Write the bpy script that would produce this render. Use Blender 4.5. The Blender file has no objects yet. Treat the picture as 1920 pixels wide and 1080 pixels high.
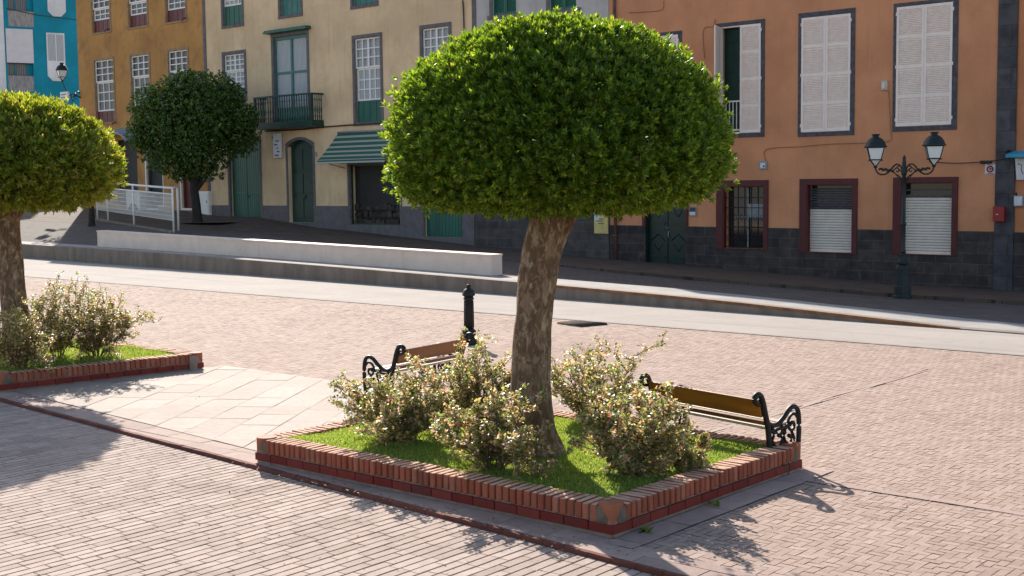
import bpy, bmesh, math, random
from mathutils import Vector, Matrix, noise
C = bpy.context.scene.collection
PI = math.pi
rnd = random.Random(7)

# ------------------------------------------------------------------ camera
FPX, CAMH = 2400.0, 3.0
def make_R(y0, s):
    c = (540 - y0) / FPX
    up = Vector((s, -1.0, -c)).normalized()
    fw = Vector((0, 0, 1)); fw = (fw - up * fw.dot(up)).normalized()
    rt = fw.cross(up)
    if rt.x < 0: rt = -rt
    return Matrix((rt, fw, up))
R = make_R(340, -.012)
RT = R.transposed()
def ray(x, y): return R @ Vector((x - 960, y - 540, FPX))
def G(x, y, z=0.0):
    d = ray(x, y); t = (z - CAMH) / d.z
    return Vector((0, 0, CAMH)) + d * t
def proj(p):
    c = RT @ (Vector(p) - Vector((0, 0, CAMH)))
    if c.z < .1: return (-9999, -9999)
    return (960 + FPX * c.x / c.z, 540 + FPX * c.y / c.z)
cam = bpy.data.cameras.new('camera'); camo = bpy.data.objects.new('camera', cam); C.objects.link(camo)
cam.lens = 36 * FPX / 1920; cam.sensor_width = 36; cam.clip_end = 2000
M4 = Matrix.Identity(4)
for i in range(3):
    M4[i][0] = R[i][0]; M4[i][1] = -R[i][1]; M4[i][2] = -R[i][2]
M4[2][3] = CAMH
camo.matrix_world = M4
bpy.context.scene.camera = camo

# ------------------------------------------------------------------ light
SUN_EL, SUN_AZ = math.radians(29.5), math.radians(-15.0)   # azimuth from +Y towards +X
w = bpy.data.worlds.new('World'); bpy.context.scene.world = w; w.use_nodes = True
nt = w.node_tree; bg = nt.nodes['Background']
sky = nt.nodes.new('ShaderNodeTexSky'); sky.sky_type = 'NISHITA'; sky.sun_disc = False
sky.sun_elevation = SUN_EL; sky.sun_rotation = SUN_AZ; sky.air_density = 1.0; sky.dust_density = 1.0; sky.ozone_density = .5
nt.links.new(sky.outputs[0], bg.inputs[0]); bg.inputs[1].default_value = 0.125
sl = bpy.data.lights.new('sun', 'SUN'); sl.energy = 4.8; sl.angle = math.radians(.5); sl.color = (1, .93, .83)
so = bpy.data.objects.new('sun', sl); C.objects.link(so)
sd = Vector((-math.sin(SUN_AZ) * math.cos(SUN_EL), -math.cos(SUN_AZ) * math.cos(SUN_EL), -math.sin(SUN_EL)))
so.rotation_euler = sd.to_track_quat('-Z', 'Y').to_euler(); so.location = (0, 0, 30)
vs = bpy.context.scene.view_settings
vs.view_transform = 'Standard'; vs.look = 'None'; vs.exposure = 0.88; vs.gamma = 1.0
sc = bpy.context.scene
sc.cycles.max_bounces = 8; sc.cycles.diffuse_bounces = 4; sc.cycles.transmission_bounces = 6; sc.cycles.transparent_max_bounces = 8
try: sc.cycles.use_denoising = True
except Exception: pass

# ------------------------------------------------------------------ materials
MATS = {}
def newmat(name):
    m = bpy.data.materials.new(name); m.use_nodes = True
    n = m.node_tree; b = n.nodes['Principled BSDF']
    return m, n, b
def N(n, t, **kw):
    x = n.nodes.new(t)
    for k, v in kw.items(): setattr(x, k, v)
    return x
def mathn(n, op, a, b=None, c=None):
    x = n.nodes.new('ShaderNodeMath'); x.operation = op
    for i, v in enumerate((a, b, c)):
        if v is None: continue
        if hasattr(v, 'is_linked') or hasattr(v, 'links'): n.links.new(v, x.inputs[i])
        else: x.inputs[i].default_value = v
    return x.outputs[0]
def mixc(n, fac, a, b, blend='MIX'):
    x = n.nodes.new('ShaderNodeMix'); x.data_type = 'RGBA'; x.blend_type = blend
    for s, v in ((x.inputs[0], fac), (x.inputs[6], a), (x.inputs[7], b)):
        if isinstance(v, (tuple, list)): s.default_value = (*v, 1)
        elif isinstance(v, (int, float)): s.default_value = v
        else: n.links.new(v, s)
    return x.outputs[2]
def ramp(n, v, p0, p1):
    x = n.nodes.new('ShaderNodeMapRange'); x.interpolation_type = 'SMOOTHSTEP'
    n.links.new(v, x.inputs[0]); x.inputs[1].default_value = p0; x.inputs[2].default_value = p1
    return x.outputs[0]
def noisef(n, co, scale, detail=4, rough=.55, dist=0):
    x = n.nodes.new('ShaderNodeTexNoise'); x.inputs['Scale'].default_value = scale
    x.inputs['Detail'].default_value = detail; x.inputs['Roughness'].default_value = rough; x.inputs['Distortion'].default_value = dist
    n.links.new(co, x.inputs['Vector']); return x.outputs['Fac']
def objco(n): return n.nodes.new('ShaderNodeTexCoord').outputs['Object']
def scaled(n, co, s):
    x = n.nodes.new('ShaderNodeVectorMath'); x.operation = 'MULTIPLY'; n.links.new(co, x.inputs[0]); x.inputs[1].default_value = s
    return x.outputs[0]
def bumpit(n, b, h, strength, dist=.01):
    x = n.nodes.new('ShaderNodeBump'); x.inputs['Strength'].default_value = strength; x.inputs['Distance'].default_value = dist
    n.links.new(h, x.inputs['Height']); n.links.new(x.outputs[0], b.inputs['Normal'])
def sc3(c, k): return tuple(min(1, x * k) for x in c)

def plain(name, col, rough=.6, var=.12, scale=6, bump=.0, bscale=60, metal=0, spec=.5, dirt=None, dirtamt=.0, dscale=1.2, stretch=(1, 1, 1), island=0):
    if name in MATS: return MATS[name]
    m, n, b = newmat(name); co = scaled(n, objco(n), stretch)
    c = mixc(n, ramp(n, noisef(n, co, scale, 6), .3, .7), sc3(col, 1 - var), sc3(col, 1 + var))
    if island:
        g = n.nodes.new('ShaderNodeNewGeometry').outputs['Random Per Island']
        c = mixc(n, g, mixc(n, 1.0, c, (1 - island,) * 3, 'MULTIPLY'), c)
    if dirt: c = mixc(n, mathn(n, 'MULTIPLY', ramp(n, noisef(n, co, dscale, 8, .65, .6), .5, .72), dirtamt), c, dirt)
    n.links.new(c, b.inputs['Base Color'])
    b.inputs['Roughness'].default_value = rough; b.inputs['Metallic'].default_value = metal; b.inputs['Specular IOR Level'].default_value = spec
    if bump: bumpit(n, b, noisef(n, co, bscale, 5), bump)
    MATS[name] = m; return m

def stonemat(name, cols, mortar, bw, bh, rough=.85):
    m, n, b = newmat(name); co = objco(n)
    sx = n.nodes.new('ShaderNodeSeparateXYZ'); n.links.new(co, sx.inputs[0])
    cb = n.nodes.new('ShaderNodeCombineXYZ'); n.links.new(sx.outputs[0], cb.inputs[0]); n.links.new(sx.outputs[2], cb.inputs[1])
    nz = n.nodes.new('ShaderNodeTexNoise'); nz.inputs['Scale'].default_value = 3; n.links.new(co, nz.inputs['Vector'])
    ad = n.nodes.new('ShaderNodeVectorMath'); ad.operation = 'MULTIPLY_ADD'; n.links.new(nz.outputs['Color'], ad.inputs[0]); ad.inputs[1].default_value = (.04, .04, 0); n.links.new(cb.outputs[0], ad.inputs[2])
    br = n.nodes.new('ShaderNodeTexBrick'); n.links.new(ad.outputs[0], br.inputs['Vector'])
    br.inputs['Color1'].default_value = (*cols[0], 1); br.inputs['Color2'].default_value = (*cols[1], 1); br.inputs['Mortar'].default_value = (*mortar, 1)
    br.inputs['Scale'].default_value = 1; br.inputs['Brick Width'].default_value = bw; br.inputs['Row Height'].default_value = bh
    br.inputs['Mortar Size'].default_value = .010; br.inputs['Mortar Smooth'].default_value = .4; br.offset = .43
    c = mixc(n, ramp(n, noisef(n, co, 2.3, 8, .6), .35, .7), br.outputs['Color'], mixc(n, 1.0, br.outputs['Color'], (.55, .54, .55), 'MULTIPLY'))
    c = mixc(n, mathn(n, 'MULTIPLY', ramp(n, noisef(n, co, 1.1, 8, .7), .56, .72), .55), c, cols[2])
    n.links.new(c, b.inputs['Base Color']); b.inputs['Roughness'].default_value = rough; b.inputs['Specular IOR Level'].default_value = .25
    h = mathn(n, 'ADD', mathn(n, 'MULTIPLY', br.outputs['Fac'], -1.0), noisef(n, co, 25, 6))
    bumpit(n, b, h, .5, .02); MATS[name] = m; return m

def plaster(name, col, stain, amt=.55, streak=.35, rough=.9):
    """limewashed wall: broad tonal drift, blotchy worn patches, vertical run-off streaks"""
    m, n, b = newmat(name); co = objco(n)
    c = mixc(n, ramp(n, noisef(n, co, .45, 5), .35, .65), sc3(col, .88), sc3(col, 1.1))
    c = mixc(n, mathn(n, 'MULTIPLY', ramp(n, noisef(n, co, .8, 9, .70, .4), .46, .66), amt), c, stain)
    st = noisef(n, scaled(n, co, (3.0, 3.0, .22)), 1.6, 7, .6)
    c = mixc(n, mathn(n, 'MULTIPLY', ramp(n, st, .52, .70), streak), c, sc3(stain, .75))
    c = mixc(n, mathn(n, 'MULTIPLY', ramp(n, noisef(n, co, 14, 6, .7), .45, .7), .12), c, sc3(col, .7))
    n.links.new(c, b.inputs['Base Color']); b.inputs['Roughness'].default_value = rough; b.inputs['Specular IOR Level'].default_value = .2
    bumpit(n, b, mathn(n, 'ADD', noisef(n, co, 30, 5), mathn(n, 'MULTIPLY', noisef(n, co, 2.5, 4), 2.5)), .22, .02)
    MATS[name] = m; return m

def leafmat(name, cols, rough=.38, trans=.4, tcol=None, spec=.5):
    m, n, b = newmat(name)
    g = n.nodes.new('ShaderNodeNewGeometry').outputs['Random Per Island']
    cr = n.nodes.new('ShaderNodeValToRGB'); n.links.new(g, cr.inputs[0])
    el = cr.color_ramp.elements
    while len(el) < len(cols): el.new(.5)
    for i, (p, c) in enumerate(cols): el[i].position = p; el[i].color = (*c, 1)
    n.links.new(cr.outputs[0], b.inputs['Base Color']); b.inputs['Roughness'].default_value = rough; b.inputs['Specular IOR Level'].default_value = spec
    tr = n.nodes.new('ShaderNodeBsdfTranslucent')
    t = mixc(n, 1.0, cr.outputs[0], tcol or (1.5, 1.45, .5), 'MULTIPLY')
    hs = n.nodes.new('ShaderNodeHueSaturation'); hs.inputs['Value'].default_value = 2.3; n.links.new(t, hs.inputs['Color'])
    n.links.new(hs.outputs[0], tr.inputs[0])
    mx = n.nodes.new('ShaderNodeMixShader'); mx.inputs[0].default_value = trans
    n.links.new(b.outputs[0], mx.inputs[1]); n.links.new(tr.outputs[0], mx.inputs[2])
    n.links.new(mx.outputs[0], n.nodes['Material Output'].inputs[0])
    MATS[name] = m; return m

def islandmat(name, cols, rough=.85, bump=.3, bscale=60, spec=.3, dirt=None, dirtamt=0, dscale=.5, var=.1, sunlit_top=None):
    m, n, b = newmat(name); co = objco(n)
    g = n.nodes.new('ShaderNodeNewGeometry').outputs['Random Per Island']
    cr = n.nodes.new('ShaderNodeValToRGB'); n.links.new(g, cr.inputs[0])
    el = cr.color_ramp.elements
    while len(el) < len(cols): el.new(.5)
    for i, (p, c) in enumerate(cols): el[i].position = p; el[i].color = (*c, 1)
    c = mixc(n, ramp(n, noisef(n, co, 9, 7, .65), .3, .7), mixc(n, 1.0, cr.outputs[0], (1 - var * 1.6,) * 3, 'MULTIPLY'), cr.outputs[0])
    if dirt: c = mixc(n, mathn(n, 'MULTIPLY', ramp(n, noisef(n, co, dscale, 9, .7, .3), .47, .68), dirtamt), c, dirt)
    if sunlit_top:  # upward faces mixed paler: sunlit tone painted into the colour
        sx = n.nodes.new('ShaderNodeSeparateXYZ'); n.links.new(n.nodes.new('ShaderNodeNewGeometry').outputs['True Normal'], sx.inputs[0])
        c = mixc(n, mathn(n, 'MULTIPLY', ramp(n, sx.outputs[2], .5, .95), mathn(n, 'MULTIPLY', ramp(n, noisef(n, co, 7, 6), .2, .55), .92)), c, sunlit_top)
    n.links.new(c, b.inputs['Base Color']); b.inputs['Roughness'].default_value = rough; b.inputs['Specular IOR Level'].default_value = spec
    if bump: bumpit(n, b, noisef(n, co, bscale, 6), bump, .008)
    MATS[name] = m; return m

def stripes(name, axis, scale, c1, c2, lo=.35, hi=.65, rough=.7, wob=.0, coat=0):
    m, n, b = newmat(name); co = objco(n)
    sx = n.nodes.new('ShaderNodeSeparateXYZ'); n.links.new(co, sx.inputs[0])
    v = sx.outputs[axis]
    if wob: v = mathn(n, 'ADD', v, mathn(n, 'MULTIPLY', noisef(n, co, 5, 4), wob))
    s = mathn(n, 'ADD', mathn(n, 'MULTIPLY', mathn(n, 'SINE', mathn(n, 'MULTIPLY', v, scale * 2 * PI)), .5), .5)
    c = mixc(n, ramp(n, s, lo, hi), c1, c2)
    n.links.new(c, b.inputs['Base Color']); b.inputs['Roughness'].default_value = rough
    b.inputs['Coat Weight'].default_value = coat; b.inputs['Coat Roughness'].default_value = .05
    MATS[name] = m; return m

def groundbrick(name, c1, c2, mortar, bw, bh, rot, rough=.9, dirt=(.06, .056, .054)):
    m, n, b = newmat(name); co = objco(n)
    mp = n.nodes.new('ShaderNodeMapping'); mp.inputs['Rotation'].default_value = (0, 0, rot); n.links.new(co, mp.inputs['Vector'])
    br = n.nodes.new('ShaderNodeTexBrick'); n.links.new(mp.outputs[0], br.inputs['Vector'])
    br.inputs['Color1'].default_value = (*c1, 1); br.inputs['Color2'].default_value = (*c2, 1); br.inputs['Mortar'].default_value = (*mortar, 1)
    br.inputs['Scale'].default_value = 1; br.inputs['Brick Width'].default_value = bw; br.inputs['Row Height'].default_value = bh; br.inputs['Mortar Size'].default_value = .012
    c = mixc(n, mathn(n, 'MULTIPLY', ramp(n, noisef(n, co, .9, 9, .7), .48, .72), .6), br.outputs['Color'], dirt)
    n.links.new(c, b.inputs['Base Color']); b.inputs['Roughness'].default_value = rough; b.inputs['Specular IOR Level'].default_value = .2
    bumpit(n, b, mathn(n, 'ADD', mathn(n, 'MULTIPLY', br.outputs['Fac'], -1.0), noisef(n, co, 20, 6)), .5, .02)
    MATS[name] = m; return m
def barkmat(name, dark, light, mid):
    m, n, b = newmat(name); co = objco(n)
    cs = scaled(n, co, (2.2, 2.2, 1.25))
    a = noisef(n, cs, 4.6, 7, .6, .8)
    c = mixc(n, ramp(n, a, .44, .56), dark, mid)
    c = mixc(n, ramp(n, noisef(n, cs, 5.7, 5, .55, 1.0), .53, .64), c, light)
    c = mixc(n, mathn(n, 'MULTIPLY', ramp(n, noisef(n, scaled(n, co, (1, 1, .3)), 30, 5), .45, .65), .5), c, sc3(dark, .6))
    n.links.new(c, b.inputs['Base Color']); b.inputs['Roughness'].default_value = .85; b.inputs['Specular IOR Level'].default_value = .25
    bumpit(n, b, mathn(n, 'ADD', mathn(n, 'MULTIPLY', ramp(n, a, .46, .54), -1.0), noisef(n, cs, 30, 6)), .6, .02)
    MATS[name] = m; return m

M = {}; AZF0 = math.radians(138.2)
M['salmon'] = plaster('salmon_plaster', (0.621, 0.266, 0.132), (0.504, 0.201, 0.0995), .35, .18)
M['salmon2'] = plaster('neighbour_plaster', (0.561, 0.216, 0.099), (0.428, 0.162, 0.081), .5, .25)
M['cream'] = plaster('cream_plaster', (0.763, 0.528, 0.316), (0.578, 0.372, 0.191), .42, .30)
M['ochre'] = plaster('ochre_plaster', (.52, .255, .082), (.32, .155, .06), .7, .28)
M['pale'] = plaster('pale_plaster', (.50, .45, .41), (.36, .32, .29), .5, .4)
M['blue'] = plaster('blue_plaster', (0.0132, 0.246, 0.327), (0.0165, 0.182, 0.244), .4, .25)
M['white_plaster'] = plaster('white_plaster', (.72, .69, .66), (.55, .5, .46), .4, .3)
M['plinth'] = stonemat('dark_stone', ((0.053, 0.0441, 0.044), (0.0883, 0.0666, 0.0558), (0.188, 0.113, 0.0762)), (0.153, 0.113, 0.0889), .85, .33)
M['stone'] = stonemat('brown_stone', ((.085, .072, .066), (.12, .097, .086), (.15, .11, .09)), (.17, .145, .125), .72, .36)
M['pilaster'] = stonemat('pilaster_stone', ((0.077, 0.07, 0.076), (0.11, 0.098, 0.0997), (0.066, 0.055, 0.057)), (0.055, 0.045, 0.0427), 3.0, .62)
M['surround'] = plain('grey_surround', (0.143, 0.12, 0.119), .85, .2, 5, .25, 40)
M['surround_dark'] = plain('dark_surround', (0.0735, 0.0665, 0.0748), .8, .3, 7, .3, 40)
M['ochre_stone'] = plain('ochre_surround', (.33, .20, .10), .85, .2, 5, .2, 40)
M['plinth_grey'] = plain('grey_plinth_paint', (0.149, 0.122, 0.121), .85, .15, 3, .2, 30, dirt=(0.23, 0.173, 0.136), dirtamt=.5)
M['white_paint'] = plain('white_window_paint', (0.8, 0.727, 0.66), .45, .06, 8)
M['shutter_white'] = plain('white_shutter_paint', (0.88, 0.718, 0.627), .5, .05, 5)
M['green'] = plain('green_door_paint', (0.0064, 0.0936, 0.0585), .45, .2, 4, .1, 30, stretch=(0.8, 0.72, 0.156))
M['green_light'] = plain('faded_green_paint', (.035, .15, .125), .5, .15, 4)
M['green_dark'] = plain('dark_green_paint', (0.0048, 0.0384, 0.0272), .4, .25, 5, .1, 30)
M['door_dark'] = plain('blackgreen_door', (.006, .022, .018), .35, .2, 6)
M['maroon'] = plain('maroon_paint', (.13, .018, .018), .5, .2, 5, .1, 30, stretch=(1, 1, .3))
M['red_frame'] = plain('red_stone_paint', (0.0863, 0.007, 0.007), .6, .2, 5, .15, 30)
M['dark'] = plain('dark_interior', (.012, .011, .011), .6, .3, 3)
M['black'] = plain('black_cast_iron', (.013, .012, .012), .5, .25, 20, .1, 80, spec=.3)
M['lampiron'] = plain('green_black_cast_iron', (.014, .019, .019), .5, .25, 20, .1, 80, spec=.35)
M['glass'] = plain('dark_glass', (.018, .018, .02), .06, .3, 2, spec=.8)
M['curtain'] = stripes('lace_curtain', 0, 11, (.26, .26, .27), (.52, .51, .50), .1, .9, .8, .05, .25)
M['curtain_dark'] = stripes('grey_curtain', 0, 8, (.05, .045, .045), (.19, .175, .17), .2, .8, .6, .04, .35)
M['roller'] = plain('roller_shutter', (0.714, 0.608, 0.514), .45, .06, 3, dirt=(0.416, 0.347, 0.279), dirtamt=.3)
M['milk'] = plain('milky_lamp_glass', (.78, .77, .73), .15, .05, 3, spec=.5)
M['railwhite'] = plain('white_railing_paint', (0.831, 0.776, 0.708), .4, .08, 6)
M['wallwhite'] = plain('white_bench_wall', (0.734, 0.574, 0.47), .7, .06, 2, .1, 30, dirt=(0.489, 0.359, 0.27), dirtamt=.28, dscale=1.0)
M['wood_back'] = plain('varnished_amber_wood', (0.322, 0.109, 0.0123), .35, .2, 5, .05, 30, stretch=(0.241, 4.83, 4.62))
M['wood_top'] = plain('sunlit_pale_slats', (.50, .40, .30), .4, .2, 5, .05, 30, stretch=(.15, 3, 3))  # pale tone paints sun glare into the varnished seat slats
M['wood_seat'] = plain('dark_varnished_wood', (.17, .065, .02), .3, .25, 5, .05, 30, stretch=(.15, 3, 3))
M['wood_red'] = plain('reddish_bench_wood', (0.24, 0.0878, 0.0234), .35, .2, 5, .05, 30, stretch=(0.15, 4.05, 3.9))
M['rust'] = plain('rusty_edge', (.22, .09, .035), .8, .3, 4, .2, 40)
def roadmat(name, col, dark, rot):
    m, n, b = newmat(name); co = objco(n)
    mp = n.nodes.new('ShaderNodeMapping'); mp.inputs['Rotation'].default_value = (0, 0, rot); n.links.new(co, mp.inputs['Vector'])
    c = mixc(n, ramp(n, noisef(n, co, .6, 6), .3, .7), sc3(col, .93), sc3(col, 1.05))
    c = mixc(n, mathn(n, 'MULTIPLY', ramp(n, noisef(n, scaled(n, mp.outputs[0], (.06, 1.1, 1)), 1.6, 7, .6), .48, .68), .55), c, dark)
    c = mixc(n, mathn(n, 'MULTIPLY', ramp(n, noisef(n, co, 3.5, 9, .75), .54, .66), .35), c, sc3(dark, .8))
    n.links.new(c, b.inputs['Base Color']); b.inputs['Roughness'].default_value = .92; b.inputs['Specular IOR Level'].default_value = .2
    bumpit(n, b, noisef(n, co, 45, 5), .3); MATS[name] = m; return m
M['road'] = roadmat('pale_road', (0.365, 0.315, 0.274), (0.26, 0.235, 0.215), -math.radians(140))
M['street'] = plain('grey_street', (0.0897, 0.0799, 0.0735), .9, .25, 1.2, .4, 25, dirt=(0.0546, 0.0481, 0.0455), dirtamt=.6, dscale=.7)
M['pave_up'] = groundbrick('pavement_slabs', (0.136, 0.0894, 0.0627), (0.0937, 0.0626, 0.0451), (0.0528, 0.0356, 0.0251), .62, .34, -AZF0)
M['cobbled'] = groundbrick('cobbled_street', (0.139, 0.109, 0.0901), (0.101, 0.0808, 0.0682), (0.0569, 0.046, 0.039), .34, .22, -AZF0)
M['strip'] = plain('concrete_strip', (0.302, 0.272, 0.249), .9, .12, 1.5, .3, 40, dirt=(0.204, 0.18, 0.166), dirtamt=.4)
M['kerb'] = plain('kerb_concrete', (0.204, 0.154, 0.118), .9, .2, 2.5, .4, 30, dirt=(0.102, 0.0748, 0.0573), dirtamt=.6, stretch=(1.02, 0.88, 0.306))
M['mortar_pink'] = plain('pink_joint_bed', (0.276, 0.213, 0.175), .95, .2, 5, .3, 60)
M['mortar'] = plain('sandy_joint_bed', (0.18, 0.143, 0.121), .95, .2, 5, .3, 60)
M['mortar_light'] = plain('light_joint_bed', (0.272, 0.234, 0.204), .95, .15, 5, .3, 60)
M['mortar_dark'] = plain('walkway_joints', (.13, .10, .085), .95, .25, 5, .3, 60)
M['brick_mortar'] = plain('brick_mortar', (.27, .19, .15), .95, .2, 8, .4, 60)
M['herring'] = islandmat('herringbone_bricks', ((0, (0.352, 0.241, 0.189)), (.35, (0.393, 0.273, 0.216)), (.7, (0.411, 0.29, 0.229)), (1, (0.437, 0.318, 0.257))), .9, .4, 40, dirt=(0.27, 0.179, 0.136), dirtamt=.45, dscale=.35)
M['walk'] = islandmat('walkway_bricks', ((0, (0.364, 0.268, 0.219)), (.4, (0.416, 0.313, 0.259)), (.75, (0.448, 0.339, 0.284)), (1, (0.48, 0.373, 0.316))), .9, .5, 40, dirt=(0.218, 0.159, 0.13), dirtamt=.5, dscale=.9)
M['slab'] = islandmat('flagstones', ((0, (0.371, 0.295, 0.244)), (.4, (0.4, 0.322, 0.267)), (.75, (0.418, 0.339, 0.285)), (1, (0.436, 0.361, 0.304))), .85, .35, 25, dirt=(0.287, 0.223, 0.181), dirtamt=.5, dscale=.8)
M['edging'] = islandmat('edging_slabs', ((0, (0.348, 0.242, 0.202)), (1, (0.446, 0.321, 0.268))), .9, .4, 40, dirt=(0.241, 0.167, 0.137), dirtamt=.5, dscale=1.1)
M['rededge'] = islandmat('red_edge', ((0, (.14, .045, .032)), (1, (.2, .07, .05))), .9, .3, 40)
M['brick'] = islandmat('planter_bricks', ((0, (0.281, 0.0721, 0.0391)), (.4, (0.337, 0.0926, 0.0494)), (.75, (0.38, 0.113, 0.0617)), (1, (0.422, 0.146, 0.0846))), .88, .5, 50, dirt=(0.164, 0.0698, 0.0435), dirtamt=.5, dscale=2.5, sunlit_top=(0.655, 0.409, 0.277))  # last colour paints sunlight onto the coping tops
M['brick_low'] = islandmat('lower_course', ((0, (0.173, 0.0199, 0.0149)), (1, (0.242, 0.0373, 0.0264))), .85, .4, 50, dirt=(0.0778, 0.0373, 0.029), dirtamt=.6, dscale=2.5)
M['terra'] = plain('terracotta', (.36, .11, .05), .8, .2, 8, .3, 60, dirt=(.2, .12, .09), dirtamt=.5, dscale=4)
M['corner_cement'] = plain('corner_cement', (0.15, 0.112, 0.0816), .95, .25, 8, .4, 40, dirt=(0.06, 0.0504, 0.0408), dirtamt=.6, dscale=3)
M['soil'] = plain('lawn_soil', (.06, .085, .02), .95, .3, 5, .5, 40)
M['grass'] = leafmat('lawn_grass', ((0, (0.124, 0.19, 0.0352)), (.5, (0.186, 0.25, 0.0562)), (.85, (0.248, 0.293, 0.0877)), (1, (0.334, 0.331, 0.162))), .6, .35, (1.37, 1.34, 0.75), spec=.2)
M['leaf'] = leafmat('topiary_leaves', ((0, (.036, .075, .008)), (.4, (.068, .122, .014)), (.78, (.12, .172, .023)), (.96, (.19, .22, .045)), (1, (.22, .16, .06))), .38, .5, (1.5, 1.42, .45), spec=.4)
M['leaf_left'] = leafmat('yellow_topiary_leaves', ((0, (.060, .10, .013)), (.4, (.115, .155, .02)), (.75, (.17, .20, .03)), (.92, (.23, .21, .055)), (1, (.28, .18, .12))), .36, .48, (1.55, 1.4, .45), spec=.45)
M['leaf_dark'] = leafmat('dark_glossy_leaves', ((0, (0.0267, 0.0636, 0.0125)), (.5, (0.0505, 0.0995, 0.0167)), (.9, (0.0817, 0.133, 0.0209)), (1, (0.178, 0.172, 0.0314))), .26, .3, spec=.6)
M['rose'] = leafmat('rose_leaves', ((0, (.085, .13, .04)), (.36, (.15, .195, .062)), (.52, (.24, .255, .10)), (.64, (.35, .215, .155)), (.82, (.45, .30, .245)), (1, (.54, .45, .40))), .40, .44, (1.25, 1.18, .68), spec=.5)
M['twig'] = plain('rose_twigs', (.12, .075, .05), .8, .3, 8)
M['petal'] = leafmat('faded_petals', ((0, (.50, .25, .20)), (1, (.62, .38, .32))), .6, .35, (1.1, .9, .8))
M['bark'] = barkmat('peeling_bark', (.15, .085, .046), (.40, .285, .185), (.27, .17, .098))
M['bark_dark'] = plain('dark_bark', (.030, .022, .018), .9, .3, 8, .5, 30)
M['awning'] = stripes('striped_canvas', 1, 4.6, (.022, .095, .062), (.36, .34, .25), .58, .74, .8)
M['yellow'] = plain('yellow_board', (.62, .47, .16), .5, .1, 3)
M['paper'] = plain('notice_paper', (.62, .61, .62), .6, .08, 6)
M['ink'] = plain('notice_ink', (.05, .05, .06), .6, .1, 6)
M['sign_white'] = plain('sign_white', (.62, .60, .60), .45, .08, 5)
M['sign_red'] = plain('sign_red', (.30, .012, .02), .4, .1, 5)
M['redbox'] = plain('red_box_paint', (.28, .010, .012), .4, .1, 6)
M['greybox'] = plain('grey_box', (.26, .26, .26), .5, .12, 6)
M['beigebox'] = plain('beige_plastic', (.55, .40, .28), .5, .1, 6)
M['cyan'] = plain('cyan_canvas', (.03, .28, .42), .6, .15, 5)
M['wall_cable'] = plain('painted_cable', (.30, .14, .075), .8, .2, 6)
M['cable'] = plain('dark_cable', (.05, .035, .03), .7, .2, 6)
M['pipe'] = plain('rusty_pipe', (.17, .075, .055), .7, .3, 4, .2, 30)
M['concrete_panel'] = plain('stained_concrete', (.30, .27, .25), .9, .25, 4, .3, 30, dirt=(.12, .10, .09), dirtamt=.6, dscale=2, stretch=(2, 2, .5))
M['blind'] = plain('canvas_blind', (.66, .59, .575), .8, .04, 2)
M['grate'] = plain('drain_iron', (.07, .055, .045), .95, .3, 8, .2, 40, spec=.05)
M['canopy'] = plain('grey_blue_canopy', (.24, .27, .30), .5, .15, 4)
M['roof'] = plain('roof_tiles', (.30, .14, .09), .9, .25, 6, .3, 30)

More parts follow.
